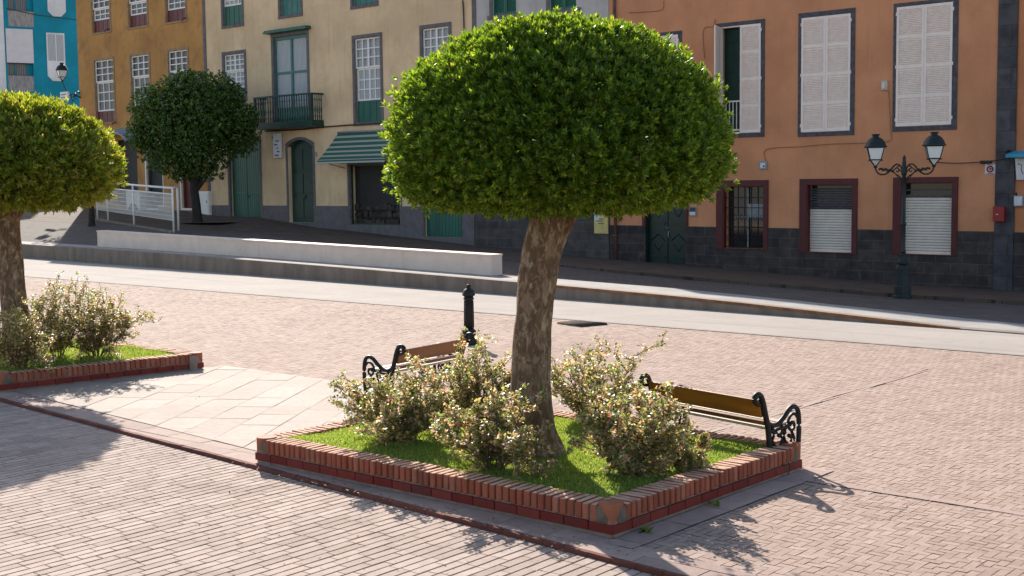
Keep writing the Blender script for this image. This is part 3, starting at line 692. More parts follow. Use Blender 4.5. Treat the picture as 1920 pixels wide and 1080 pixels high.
def red_window(outer, inner, kind, ysplit=None):
    ro = H1.r(*outer); ri = H1.hole(H1.r(*inner), .32); x0, x1, z0, z1 = ri; m = MB()
    m.box(ro[0], x0, -.06, .0, ro[2], ro[3]); m.box(x1, ro[1], -.06, .0, ro[2], ro[3]); m.box(x0, x1, -.06, .0, z1, ro[3])
    if z0 - ro[2] > .01: m.box(x0, x1, -.06, 0, ro[2], z0)
    m.box(x0, x0 + .015, .001, .16, z0, z1 - .015); m.box(x1 - .015, x1, .001, .16, z0, z1 - .015); m.box(x0, x1, .001, .16, z1 - .015, z1)
    fr = m.build('window', 'red_frame', H1.e, .008)
    bk = MB(); bk.quad((x0, .31, z0), (x1, .31, z0), (x1, .31, z1), (x0, .31, z1)); bk.build('pane', 'glass', fr)
    if kind == 'grille':
        gm = MB(); n = 6
        for i in range(1, n): xx = lerp(x0, x1, i / n); gm.box(xx - .009, xx + .009, .1, .118, z0, z1)
        for k in (.02, .34, .66, .82): zz = lerp(z0, z1, k); gm.box(x0, x1, .095, .123, zz - .012, zz + .012)
        for i in range(n):
            for k in (.5, .17):
                cx, cz = lerp(x0, x1, (i + .5) / n), lerp(z0, z1, k)
                gm.tube([(cx + .06 * math.cos(a), .109, cz + .1 * math.sin(a)) for a in [2 * PI * j / 12 for j in range(13)]], .007, 5)
        gm.build('window_grille', 'black', fr)
        sg = MB(); sg.box(lerp(x0, x1, .2), lerp(x0, x1, .95), .25, .27, lerp(z0, z1, .50), lerp(z0, z1, .515)); sg.box(lerp(x0, x1, .5), lerp(x0, x1, .53), .25, .27, z0, z1)
        sg.box(lerp(x0, x1, .5), lerp(x0, x1, .9), .252, .268, lerp(z0, z1, .515), lerp(z0, z1, .72)); sg.build('inner_frame', 'greybox', fr)
    else:
        zs = FP((inner[0] + inner[1]) / 2, ysplit)[1]
        a = MB(); z = z0 + .01; s = .088; 
        while z < zs - .02:
            pts = [(0, z), (-.022, z + .012), (-.028, z + s * .5), (-.022, z + s - .014), (0, z + s - .004)]
            for p, q in zip(pts, pts[1:]): a.quad((x0, .2 + p[0], p[1]), (x1, .2 + p[0], p[1]), (x1, .2 + q[0], q[1]), (x0, .2 + q[0], q[1]))
            z += s
        a.box(x0, x1, .165, .205, z0, z0 + .05)
        a.build('roller_shutter', 'roller', fr)
        b = MB(); zz = zs + .02; b.box(x0, x1, .16, .24, zs - .02, zs + .05)
        if kind == 'louvre':
            while zz < z1 - .1:
                b.add([(x0, .12, zz), (x1, .12, zz), (x1, .18, zz + .05), (x0, .18, zz + .05)], [(0, 1, 2, 3)]); b.box(x0, x1, .115, .125, zz - .006, zz + .006); zz += .085
        else: b.box(x0, x1, .1, .14, lerp(zs, z1, .45), lerp(zs, z1, .52))
        b.build('shutter_box', 'surround_dark', fr)
    return fr
red_window((1344, 1441, 338, 468), (1357, 1432, 350, 466), 'grille')
red_window((1500, 1608, 335, 475), (1514, 1598, 347, 473), 'louvre', 391)
red_window((1675, 1796, 332, 479), (1690, 1785, 343, 477), 'roll', 369)
# carved double door
r = H1.r(1211, 1286, 345, 499); ri = H1.hole(r, .3); x0, x1, z0, z1 = ri; m = MB(); m.box(x0, x1, .2, .27, z0, z1)
d = m.build('door', 'door_dark', H1.e); H1.nopad = [ri]
for l in range(2):
    a, b = lerp(x0, x1, l / 2) + .03, lerp(x0, x1, (l + 1) / 2) - .03; q = MB(); q.box(a, b, .17, .2, z0 + .02, z1 - .05)
    for (f0, f1) in ((.08, .45), (.50, .86)):
        c0, c1 = lerp(z0, z1, f0), lerp(z0, z1, f1); mx = (a + b) / 2; hw = (b - a) * .36
        q.box(mx - hw, mx + hw, .145, .17, c0, c0 + .05); q.box(mx - hw * 1.15, mx + hw * 1.15, .135, .17, c0 + .07, c0 + .12); q.box(mx - hw, mx + hw, .145, .17, c1 - .04, c1)
        q.tube([(mx - hw, .16, lerp(c0, c1, .62)), (mx, .145, lerp(c0, c1, .84)), (mx + hw, .16, lerp(c0, c1, .62))], .016, 5)
        q.tube([(mx - hw * .6, .16, lerp(c0, c1, .5)), (mx, .15, lerp(c0, c1, .27)), (mx + hw * .6, .16, lerp(c0, c1, .5))], .012, 5)
        q.lathe([(.0, 0), (.05, .01), (.03, .03), (0, .035)], 8, (0, 0, 0)) if False else None
    q.build('door_leaf', 'door_dark', d)
hd = MB(); xm = (x0 + x1) / 2; zc = FP(1250, 428)[1]
hd.tube([(xm - .10, .15, zc), (xm - .02, .12, zc + .01), (xm + .06, .15, zc)], .014, 6); hd.tube([(xm + .04, .14, zc - .1), (xm + .02, .12, zc - .25), (xm + .06, .14, zc - .38)], .016, 6); hd.build('handle', 'greybox', d)
fr = MB(); t = .14; zq = FP(1250, 424)[1]; fr.box(x0 - t, x0, -.05, .0, zq, z1); fr.box(x1, x1 + t * .8, -.05, 0, zq, z1); fr.box(x0 - t, x1 + t * .8, -.05, 0, z1, z1 + t); fr.build('surround', 'red_frame', d, .006)
for xa, xb in ((x0, x0 + .015), (x1 - .015, x1)): fr = MB(); fr.box(xa, xb, .001, .199, z0, z1); fr.build('jamb', 'door_dark', d)
stp = MB(); stp.box(x0 - .05, x1 + .1, -.12, .28, z0 - .25, z0 - .004); stp.build('doorstep', 'plinth_grey', d, .01)
H1.pad = .135; pl0 = FP(1868, 300)[0] - H1.u0; pl1 = H1.W
H1.band(pf, 'plinth', 'stone_plinth', 0, pl0)
H1.pad = 0
pm = MB(); pm.box(pl0, pl1, -.07, 0, -1.9, H1.zt); pm.build('pilaster', 'pilaster', H1.e, .01)
lg = MB()
u0_, z0_ = FP(1475, 519); u1_, z1_ = FP(1560, 522); lg.box(u0_ - H1.u0, u1_ - H1.u0, -.1, -.04, z0_ - .03, z0_ + .01); lg.build('stone_ledge', 'plinth_grey', H1.e)
H1.walls()
# neighbour on the right edge
H0 = House('neighbour_house', 'sliver of another terracotta house beyond the grey stone pilaster, cut by the frame', 1907, 2250, 'salmon2', 7.2)  # height above the view added to carry the shade on
r = H0.r(1960, 2050, 340, 480); sash(H0, r, 2, 3, pane='glass', surr='red_frame')
H0.band(FP(1950, 436)[1], 'plinth', 'stone_plinth'); H0.walls()
# ---- stone house
H2 = House('stone_house', 'narrow house of brown stone blocks with green shutters, half hidden behind the topiary tree', 888, 1142, 'pale', 2.9)  # extra unseen height, added to lengthen the shade on the street
for (a, b, yb) in ((923, 967, 27), (1030, 1080, 18)):
    ri = H2.hole(H2.r(a, b, yb - 150, yb), .2); x0, x1, z0, z1 = ri; m = MB(); m.box(x0, x1, .15, .19, z0, z1); wn = m.build('window', 'green_dark', H2.e)
    for l in range(2):
        lf = shutter_leaf((x1 - x0) / 2 - .01, z1 - z0 - .02, 2, .06, 'green', wn); lf.location = (lerp(x0, x1, l / 2) + .005, .09, z0 + .01)
    s = MB(); s.box(x0 - .16, x0, -.03, 0, z0 - .1, z1); s.box(x0 - .22, x1 + .22, -.1, 0, z0 - .14, z0 - .003); s.build('sill', 'surround', wn)
for (a, b) in ((938, 985), (1058, 1099)):
    ri = H2.hole(H2.r(a, b, 330, 411), .2); x0, x1, z0, z1 = ri; m = MB(); f = .06
    m.box(x0, x0 + f, .05, .1, z0, z1); m.box(x1 - f, x1, .05, .1, z0, z1); m.box(x0 + f, x1 - f, .05, .1, z0, z0 + f); m.box(x0 + f, x1 - f, .05, .1, z1 - f, z1); m.box((x0 + x1) / 2 - .04, (x0 + x1) / 2 + .04, .045, .1, z0 + f, z1 - f)
    wn = m.build('window', 'green', H2.e); p = MB(); p.quad((x0, .09, z0), (x1, .09, z0), (x1, .09, z1), (x0, .09, z1)); p.build('pane', 'glass', wn)
    H2.ring(ri, .1, 'surround', 'stone', wn)
H2.band(FP(1015, 300)[1], 'stone', 'stone_base', y=-.05); 
bd = MB(); bd.box(.0, .22, -.03, 0, FP(1015, 300)[1], H2.zt); bd.build('corner_band', 'surround', H2.e)
H2.walls()
# ---- cream house
H3 = House('cream_house', 'cream three-storey house with grey window surrounds, green doors, balcony and striped awning', 386, 887, 'cream', .05)
z_pl = FP(620, 386)[1]
# top row: only the lower ends show
for (xl, xr, yb, pm_, col) in ((417, 453, 47, 37, 'green'), (524, 563, 28, 70, 'green_light'), (660, 705, 9, 70, 'green_light'), (790, 840, -12, 40, 'green_light')):
    rc = H3.r(xl, xr, yb - 125, yb); zz = FP((xl + xr) / 2, yb - pm_)[1] - rc[2]
    sash(H3, rc, 4, 2, 'white_paint', 'curtain', col, min(zz, (rc[3] - rc[2]) * .6), st=.13)
rc = H3.r(421, 459, 101, 186); sash(H3, rc, 4, 3, 'white_paint', 'curtain', 'green', .55, st=.15, split=.5, mull=True)
rc = H3.r(666, 714, 70, 229); zz = FP(690, 188)[1] - rc[2]; sash(H3, rc, 4, 3, 'white_paint', 'curtain', 'green', zz, st=.15, split=.52, mull=True)
rc = H3.r(793, 843, 51, 208); sash(H3, rc, 4, 3, 'white_paint', 'curtain', 'green', zz, st=.15, split=.52, mull=True)
# balcony door
rc = H3.hole(H3.r(514, 577, 66, 226)); x0, x1, z0, z1 = rc; m = MB(); f = .09; xm = (x0 + x1) / 2; zt_ = FP(545, 135)[1]; zlow = lerp(z0, zt_, .28)
m.box(x0, x0 + f, .08, .15, z0, z1); m.box(x1 - f, x1, .08, .15, z0, z1); m.box(xm - .06, xm + .06, .075, .15, z0, z1 - .16); m.box(x0 + f, x1 - f, .08, .15, z1 - .16, z1)
for a, b in ((x0 + f, xm - .06), (xm + .06, x1 - f)): m.box(a, b, .085, .15, zt_ - .05, zt_ + .05); m.box(a, b, .085, .15, z0, zlow)
wn = m.build('balcony_door', 'green_light', H3.e)
p = MB(); p.quad((x0, .14, z0), (x1, .14, z0), (x1, .14, z1), (x0, .14, z1)); p.build('pane', 'curtain', wn)
H3.ring(rc, .15, 'surround', 'surround', wn)
hd = MB(); hd.prism([(x0 - .40, z1 + .17), (x1 + .36, z1 + .17), (x1 + .30, z1 + .26), (x0 - .30, z1 + .26)], -.34, 0); hd.prism([(x0 - .22, z1 + .152), (x1 + .22, z1 + .152), (x1 + .22, z1 + .169), (x0 - .22, z1 + .169)], -.22, 0)
hd.box(x0 - .30, x1 + .30, -.3, -.0, z1 + .262, z1 + .31); hd.build('door_hood', 'green', H3.e)
# balcony
bx0, bx1 = FP(499, 215)[0] - H3.u0, FP(607, 215)[0] - H3.u0; OUT = .72
zr = FP(590, 176)[1]; zf0 = FP(606, 238)[1]; zf1 = zf0 + .30
b = MB(); b.box(bx0 - .03, bx1 + .03, -OUT - .03, -.0, zf0, zf0 + .10); b.box(bx0, bx1, -OUT, -.0, zf0 + .102, zf1)
bal = b.build('balcony', 'green_dark', H3.e, .01)
t = MB(); t.box(bx0 - .02, bx1 + .02, -OUT - .03, -OUT + .05, zr - .08, zr); t.box(bx0 - .02, bx0 + .06, -OUT + .05, 0, zr - .08, zr); t.box(bx1 - .06, bx1 + .02, -OUT + .05, 0, zr - .08, zr)
for xx in (bx0 + .03, bx1 - .03): t.box(xx - .045, xx + .045, -OUT - .01, -OUT + .08, zf1, zr - .08)
t.build('handrail', 'green_dark', bal)
bb = MB(); hb = zr - .08 - zf1; prof = [(.022, 0), (.022, .12 * hb), (.04, .16 * hb), (.02, .22 * hb), (.04, .42 * hb), (.024, .55 * hb), (.02, .75 * hb), (.04, .80 * hb), (.022, .86 * hb), (.022, hb)]
nb = 24
for i in range(1, nb): bb.lathe(prof, 6, (lerp(bx0, bx1, i / nb), -OUT + .02, zf1))
for i in range(1, 6):
    for xx in (bx0 + .02, bx1 - .02): bb.lathe(prof, 6, (xx, -OUT + OUT * i / 6, zf1))
bb.build('balusters', 'green_dark', bal)
# ground floor
plank_door(H3, H3.r(431, 488, 262, 408))
rc = H3.r(541, 588, 262, 417); rc = H3.hole(rc, .28); x0, x1, z0, z1 = rc; zs = z1 - .32
m = MB(); m.box(x0, x1, .2, .26, z0, z1)
for l in range(2):
    a, b_ = lerp(x0, x1, l / 2) + .02, lerp(x0, x1, (l + 1) / 2) - .02
    for k in range(3): m.box(a + .05, b_ - .05, .175, .2, lerp(z0, z1, .05 + .3 * k), lerp(z0, z1, .3 + .3 * k))
dd = m.build('door', 'green_dark', H3.e, .005)
arc = [(lerp(x0, x1, i / 10), zs + (z1 - zs) * math.sin(PI * i / 10) ** .8) for i in range(11)]
s = MB(); t = .13
for p, q in zip(arc, arc[1:]):
    s.add([(p[0], -.035, p[1]), (q[0], -.035, q[1]), (q[0] + (q[0] - (x0 + x1) / 2) * .18, -.035, q[1] + t), (p[0] + (p[0] - (x0 + x1) / 2) * .18, -.035, p[1] + t)], [(0, 1, 2, 3)])
    s.add([(p[0], -.035, p[1]), (q[0], -.035, q[1]), (q[0], .2, q[1]), (p[0], .2, p[1])], [(3, 2, 1, 0)])
s.box(x0 - t, x0, -.035, 0, z0, zs + .04); s.box(x1, x1 + t, -.035, 0, z0, zs + .04)
s.build('surround', 'surround', dd)
def spandrel(mb):
    for p, q in zip(arc, arc[1:]): mb.quad((p[0], .001, p[1]), (q[0], .001, q[1]), (q[0], .001, z1_sp), (p[0], .001, z1_sp))
z1_sp = z1 + .002
k = MB(); k.box((x0 + x1) / 2 + .05, (x0 + x1) / 2 + .09, .15, .175, z0 + 1.1, z0 + 1.3); k.build('handle', 'black', dd)
# shop window
rc = H3.hole(H3.r(656, 750, 308, 422), .35); x0, x1, z0, z1 = rc; m = MB(); f = .06
m.box(x0, x0 + f, .1, .16, z0, z1); m.box(x1 - f, x1, .1, .16, z0, z1); m.box(x0 + f, x1 - f, .1, .16, z1 - f, z1); m.box(x0 + f, x1 - f, .1, .16, z0, z0 + f)
wn = m.build('shop_window', 'green_dark', H3.e); p = MB(); p.quad((x0, .34, z0), (x1, .34, z0), (x1, .34, z1), (x0, .34, z1)); p.build('pane', 'dark', wn)
sh = MB()
for z_ in (.02, .13, .25):
    a = x0 + .08
    while a < x1 - .3:
        w__ = rnd.uniform(.12, .5); sh.box(a, a + w__ * .9, .2 + rnd.uniform(0, .08), .32, lerp(z0, z1, z_) + .01, lerp(z0, z1, z_) + rnd.uniform(.05, .11) * (z1 - z0)); a += w__
    sh.box(x0 + .06, x1 - .06, .2, .33, lerp(z0, z1, z_) - .02, lerp(z0, z1, z_))
sh.build('display_goods', plain('shop_display', (.055, .033, .02), .6, .7, 3, island=.85), wn)
H3.ring(rc, .12, 'surround', 'surround', wn, bottom=False)
plank_door(H3, H3.r(794, 867, 300, 445), st=.15)
H3.pad = .13
H3.band(z_pl, 'plinth_grey', 'painted_plinth')
H3.pad = 0
bd = MB(); bd.box(0, .2, -.05, 0, -1.9, H3.zt); bd.build('corner_band', 'surround', H3.e, .008)
H3.walls(spandrel)
# ---- ochre house
H4 = House('ochre_house', 'ochre stuccoed house with white sash windows over maroon boards, left of the cream house', 150, 385, 'ochre', .05)
for (xl, xr, ys, yb) in ((172, 205, 37, 60), (240, 275, 27, 50), (310, 347, 17, 40)):
    rc = H4.r(xl, xr, yb - 118, yb); zz = FP((xl + xr) / 2, ys)[1] - rc[2]; sash(H4, rc, 3, 2, 'white_paint', 'curtain_dark', 'maroon', zz, surr='ochre_stone', st=.10, split=.45)
for (xl, xr, yt, yb) in ((179, 214, 112, 229), (247, 281, 103, 218), (317, 353, 94, 206)):
    rc = H4.r(xl, xr, yt, yb); zz = (rc[3] - rc[2]) * .18; sash(H4, rc, 3, 3, 'white_paint', 'curtain_dark', 'maroon', zz, surr='ochre_stone', st=.12, split=.57)
for (xl, xr, yt, yb, mt) in ((273, 306, 268, 388, 'dark'), (338, 360, 285, 394, 'maroon')):
    rc = H4.hole(H4.r(xl, xr, yt, yb), .3); x0, x1, z0, z1 = rc; f = .1; m = MB()
    m.box(x0, x0 + f, -.02, .1, z0, z1); m.box(x1 - f * .5, x1, -.02, .1, z0, z1); m.box(x0 + f, x1 - f * .5, -.02, .1, z1 - f, z1); m.box(x0 + f, x1 - f * .5, -.02, .1, z0, z0 + .1)
    dr = m.build('doorway', 'white_paint', H4.e); p = MB(); p.box(x0 + f, x1 - .05, .2, .25, z0 + .1, z1 - f); p.build('door', mt, dr)
ac = MB(); a0, a1 = FP(208, 255)[0] - H4.u0, FP(262, 255)[0] - H4.u0; zc = FP(235, 258)[1]
for i in range(8):
    t0, t1 = PI * i / 8, PI * (i + 1) / 8; mx, hw = (a0 + a1) / 2, (a1 - a0) / 2
    P0, P1 = (mx - hw * math.cos(t0), zc + .55 * math.sin(t0)), (mx - hw * math.cos(t1), zc + .55 * math.sin(t1))
    ac.quad((P0[0], -.9, P0[1] - .25), (P1[0], -.9, P1[1] - .25), (P1[0], 0, P1[1]), (P0[0], 0, P0[1]))
    ac.quad((P0[0], -.9, P0[1] - .33), (P1[0], -.9, P1[1] - .33), (P1[0], -.9, P1[1] - .25), (P0[0], -.9, P0[1] - .25))
ac.build('entrance_canopy', 'canopy', H4.e)
dk = MB(); rc = H4.hole(H4.r(212, 258, 262, 385), .4); x0, x1, z0, z1 = rc; dk.quad((x0, .38, z0), (x1, .38, z0), (x1, .38, z1), (x0, .38, z1)); dk.build('entrance', 'dark', H4.e)
for (px, py) in ((205, 58), (350, 37), (218, 232)):
    uu, zz = FP(px, py); sp = MB(); sp.tube([(uu - H4.u0, 0, zz + .1), (uu - H4.u0 + .02, -.22, zz + .05), (uu - H4.u0 + .05, -.3, zz - .08)], .035, 6); sp.build('downspout', 'maroon', H4.e)
H4.walls()

# ---- blue and pale houses down the side street (their fronts face right)
def side_house(name, label, origin, az, length, zt, mat, depth=9):
    e = empty(name, origin, az, label, 'house'); return e
AZB = math.radians(30.5)
d0 = ray(149, 200); BO = Vector((d0.x / d0.y * 100.0, 100.0, 0)); BD = Vector((math.cos(AZB), math.sin(AZB), 0)); BN = Vector((-BD.y, BD.x, 0))
def BP(x, y):
    d = ray(x, y); o = BO - Vector((0, 0, CAMH)); t = o.dot(BN) / d.dot(BN); p = Vector((0, 0, CAMH)) + d * t
    return (p - BO).dot(BD), p.z
class SideHouse(House):
    def __init__(s, name, label, px0, px1, mat):
        s.u0, s.u1 = BP(px0, 100)[0], BP(px1, 100)[0]; s.zt = max(BP(px0, -2)[1], BP(px1, -2)[1]) + .2
        q = BO + BD * s.u0; s.e = empty(name, (q.x, q.y, 0), AZB, label, 'house'); s.open = []; s.mat = mat; s.W = s.u1 - s.u0; s.depth = 7
    def r(s, xl, xr, yt, yb):
        ym, xm = (yt + yb) / 2, (xl + xr) / 2; return [BP(xl, ym)[0] - s.u0, BP(xr, ym)[0] - s.u0, BP(xm, yb)[1], BP(xm, yt)[1]]
H5 = SideHouse('blue_house', 'turquoise blue house with white blind and octagonal-ended windows at far left', 10, 156, 'blue')
for (yt, yb, blind) in ((-40, 50, None), (55, 171, 118)):
    rc = H5.hole(H5.r(14, 62, yt, yb), .5); x0, x1, z0, z1 = rc; m = MB(); zp = BP(40, yb - 29)[1]
    m.box(x0, x1, .02, .1, z0, zp); lg = m.build('loggia', 'concrete_panel', H5.e)
    p = MB(); p.quad((x0, .48, zp - .2), (x1, .48, zp - .2), (x1, .48, z1), (x0, .48, z1)); p.build('pane', 'curtain_dark', lg)
    f = MB(); f.box(lerp(x0, x1, .3), lerp(x0, x1, .34), .4, .47, zp, z1); f.box(lerp(x0, x1, .78), lerp(x0, x1, 1), .38, .47, zp, z1); f.build('frame', 'blue', lg)
    if blind:
        zb = BP(40, blind)[1]; b = MB(); b.box(x0 - .05, x1 + .05, -.06, -.02, zb, z1 + .02); b.box(x0 - .05, x1 + .05, -.08, -.06, zb, zb + .1); b.build('blind', 'blind', lg)
for (yt, yb) in ((-60, 31), (62, 152)):
    rc = H5.r(88, 122, yt, yb); x0, x1, z0, z1 = rc; c = (x1 - x0) * .28; m = MB()
    m.prism([(x0, z0 + c), (x0 + c, z0), (x1 - c, z0), (x1, z0 + c), (x1, z1), (x0, z1)], -.06, 0); wn = m.build('window', 'white_plaster', H5.e)
    p = MB(); zc = lerp(z0, z1, .42); p.box(x0 + .1, x1 - .1, -.08, -.062, zc, z1 - .12); p.build('pane', 'curtain', wn)
    l = MB(); l.box((x0 + x1) / 2 - .02, (x0 + x1) / 2 + .03, -.095, -.081, zc, z1 - .1); l.build('frame', 'white_paint', wn)
cb = MB(); cb.tube([(.2, -.02, BP(20, 16)[1]), (H5.W * .4, -.05, BP(70, 28)[1]), (H5.W - .1, -.02, BP(146, 38)[1])], .025, 5); cb.build('facade_cable', 'cable', H5.e)
H5.walls()
H6 = SideHouse('pale_house', 'pale plastered house at the far left edge beside the blue house', -170, 9.5, 'white_plaster')
rc = H6.r(-90, -50, 60, 150); sash(H6, rc, 2, 3, pane='glass', surr=None); H6.walls()

# ------------------------------------------------------------------ things on the facades
def fitem(name, label, cat, px, py, out=0.0, group=None):
    u, z = FP(px, py, out); return empty(name, FW(u, -out, z), RZF, label, cat, group)
def fsize(px0, px1, py0, py1):
    return FP(px1, (py0 + py1) / 2)[0] - FP(px0, (py0 + py1) / 2)[0], FP((px0 + px1) / 2, py0)[1] - FP((px0 + px1) / 2, py1)[1]
def boxthing(name, label, cat, x0, x1, y0, y1, mat, depth=.14, base=.0, parts=()):
    e = fitem(name, label, cat, (x0 + x1) / 2, (y0 + y1) / 2, base); w_, h_ = fsize(x0, x1, y0, y1)
    m = MB(); m.box(-w_ / 2, w_ / 2, -depth, 0, -h_ / 2, h_ / 2); m.build('body', mat, e, .012)
    for (nm, a0, a1, c0, c1, mt, d) in parts:
        q = MB(); q.box(lerp(-w_ / 2, w_ / 2, a0), lerp(-w_ / 2, w_ / 2, a1), -depth - d, -depth - .001, lerp(-h_ / 2, h_ / 2, c0), lerp(-h_ / 2, h_ / 2, c1)); q.build(nm, mt, e)
    return e, w_, h_
boxthing('meter_box', 'small grey meter box on the terracotta wall under the half-open shutters', 'meter box', 1424, 1439, 302, 318, 'greybox', .05, 0, (('cover', .2, .8, .2, .8, 'sign_white', .01), ('plate', .55, .75, .3, .5, 'ink', .014)))
boxthing('intercom_panel', 'small white and grey panel on the wall right of the dark green door', 'intercom', 1293, 1307, 388, 405, 'greybox', .05, 0, (('cover', .1, .9, .5, .95, 'ink', .01), ('plate', .15, .85, .08, .45, 'sign_white', .012)))
boxthing('alarm_box', 'beige alarm box between the two closed shuttered windows', 'alarm box', 1654, 1666, 151, 169, 'beigebox', .10, 0, (('cover', .2, .6, .15, .8, 'sign_white', .01),))
boxthing('letter_box', 'red box fixed to the foot of the grey pilaster', 'box', 1865, 1886, 387, 415, 'redbox', .16, .07, (('slot', .3, .5, .45, .5, 'sign_white', .004),))
boxthing('electricity_box', 'grey electricity box beside the pilaster at the right edge', 'electricity box', 1904, 1922, 366, 387, 'greybox', .16, 0, (('door', .1, .9, .1, .9, 'sign_white', .008), ('knob', .2, .35, .95, 1.25, 'black', -.02)))
boxthing('junction_box', 'black junction box on the cable above the round prohibition sign', 'junction box', 1840, 1860, 301, 307, 'black', .10)
e, w_, h_ = boxthing('prohibition_sign', 'square white sign with a red ring left of the grey pilaster', 'sign', 1847, 1867, 307, 327, 'sign_white', .02)
q = MB(); q.tube([(.26 * w_ * math.cos(a), -.026, .26 * h_ * math.sin(a)) for a in [2 * PI * j / 20 for j in range(21)]], .026, 6); q.build('ring', 'sign_red', e)
q = MB(); q.box(-.02, .02, -.028, -.021, -.12 * h_, .12 * h_); q.tube([(.01 + .05 * math.cos(a), -.026, .05 + .05 * math.sin(a)) for a in [PI / 2 - PI * j / 8 for j in range(9)]], .012, 5); q.build('symbol', 'sign_red', e)
q = MB(); q.box(-.36 * w_, .36 * w_, -.024, -.0201, .38 * h_, .43 * h_); q.box(-.36 * w_, .36 * w_, -.024, -.0201, -.45 * h_, -.40 * h_); q.build('lettering', 'ink', e)
e, w_, h_ = boxthing('notice_board', 'tall yellow and white notice board on the dark stone wall under the topiary', 'notice board', 1115, 1141, 372, 438, 'yellow', .05, .05, (('paper', .04, .42, .38, .97, 'paper', .004), ('paper', .42, .95, .03, .97, 'yellow', .003)))
q = MB()
for i in range(9): q.box(-.38 * w_ + rnd.uniform(0, .7) * w_, -.38 * w_ + rnd.uniform(.05, .12) * w_ + .5 * w_ * rnd.random(), -.0565, -.0545, (v := rnd.uniform(-.42, .4) * h_), v + .03)
q.build('lettering', 'ink', e)
# hanging sign on the cream house
e = fitem('hanging_sign', 'narrow white sign hanging from a bracket beside the arched green door', 'sign', 524, 273, .02); w_, h_ = fsize(516, 530, 250, 296)
q = MB(); q.box(-w_ / 2, w_ / 2, -.16, -.05, -h_ / 2, h_ / 2); q.build('panel', 'sign_white', e, .01)
q = MB(); q.tube([(-w_ * .9, 0, h_ * .32), (-w_ * .7, -.1, h_ * .36), (w_ * .2, -.1, h_ * .36)], .025, 6); q.tube([(-w_ * .75, .02, -h_ * .3), (-w_ * .2, -.1, -h_ * .3)], .02, 6); q.build('bracket', 'black', e)
q = MB()
for i in range(5): q.box(rnd.uniform(-.4, 0) * w_, rnd.uniform(.05, .4) * w_, -.164, -.1605, (v := lerp(-.42, .3, i / 5) * h_), v + .05 * h_)
q.build('lettering', 'ink', e)
# house number beside door
boxthing('number_plate', 'tiny grey number plate right of the arched green door', 'number plate', 590, 595, 285, 294, 'greybox', .02)
# awning
u0_, zt_ = FP(634, 250); u1_, _ = FP(760, 250); e = empty('shop_awning', FW(u0_, 0, zt_), RZF, 'green and white striped awning rolled out over the shop window', 'awning')
aw = 1.25; dz = zt_ - FP(602, 301, aw)[1]; L = u1_ - u0_
def sheet(mb, w0, w1, n=10):
    for i in range(n):
        t0, t1 = i / n, (i + 1) / n; sg = lambda t: -.05 * math.sin(PI * t)
        mb.quad((w0, -aw * t1, -dz * t1 + sg(t1)), (w1, -aw * t1, -dz * t1 + sg(t1)), (w1, -aw * t0, -dz * t0 + sg(t0)), (w0, -aw * t0, -dz * t0 + sg(t0)))
m = MB(); sheet(m, 0, L); m.build('canvas', 'awning', e)
v = MB(); n = 26
for i in range(n):
    a, b = L * i / n, L * (i + 1) / n; v.add([(a, -aw - .004, -dz), (b, -aw - .004, -dz), (b, -aw - .004, -dz - .13), ((a + b) / 2, -aw - .004, -dz - .17), (a, -aw - .004, -dz - .13)], [(0, 4, 3, 2, 1)])
v.build('valance', stripes('valance_stripe', 2, 6.5, (.020, .095, .065), (.40, .41, .34), .4, .6, .8), e)
fr = MB(); fr.tube([(0, -aw + .02, -dz - .01), (L, -aw + .02, -dz - .01)], .022, 6); fr.tube([(0, -.02, 0.03), (L, -.02, .03)], .05, 8)
for xx in (.12, L - .12): fr.tube([(xx + .35, -.05, -dz - .35), (xx, -aw + .03, -dz - .02)], .02, 6)
fr.build('awning_frame', 'greybox', e)
# cables on the facades
def cable(name, label, pts, r=.02, out=.045, mat='cable'):
    m = MB(); P = []
    for (x, y) in pts: u, z = FP(x, y); P.append(FW(u, -out, z))
    o = P[0].copy(); m.tube([p - o for p in smooth_path(P, 4)], r, 5); ob = m.build(name, mat); ob.location = o; return tag(ob, label, 'cable')
cable('wall_cable', 'dark sagging cable under the balcony across the cream wall', [(498, 246), (560, 243), (612, 238), (665, 234), (720, 231), (760, 236)], .035)
cable('wall_cable', 'thin cable running across the terracotta wall above the ground-floor windows', [(1437, 302), (1438, 280), (1500, 275), (1560, 270), (1625, 268), (1668, 264), (1671, 245), (1667, 170)], .012, .03, 'wall_cable')
cable('wall_cable', 'cable from the double lantern towards the pilaster at right', [(1745, 303), (1790, 306), (1840, 304), (1872, 300), (1905, 293)], .015, .10)
cable('wall_cable', 'thin cable loop on the terracotta wall above the open shutter', [(1322, 110), (1319, 70), (1322, 52), (1338, 50), (1342, 36)], .012, .03, 'wall_cable')
cable('wall_cable', 'vertical cable on the edge of the cream house near the stone house', [(869, 0), (871, 40), (872, 120), (872, 200)], .03)
cable('wall_cable', 'cable under the top windows of the terracotta house beside the topiary crown', [(1245, 2), (1244, 16), (1230, 21), (1180, 24)], .012, .03, 'wall_cable')
def pipe(name, label, px, y0, y1, r, mat, out=.08):
    u, za = FP(px, y0); _, zb = FP(px, y1); m = MB(); m.tube([(0, 0, 0), (0, 0, za - zb)], r, 10)
    for k in (.1, .5, .9): m.box(-r - .02, r + .02, -r - .01, out - .0, (za - zb) * k, (za - zb) * k + .04)
    o = m.build(name, mat); o.location = FW(u, -out, zb); o.rotation_euler = (0, 0, RZF); return tag(o, label, 'pipe')
pipe('drainpipe', 'rusty brown drainpipe at the left end of the terracotta house', 1154, -4, 491, .06, 'pipe')
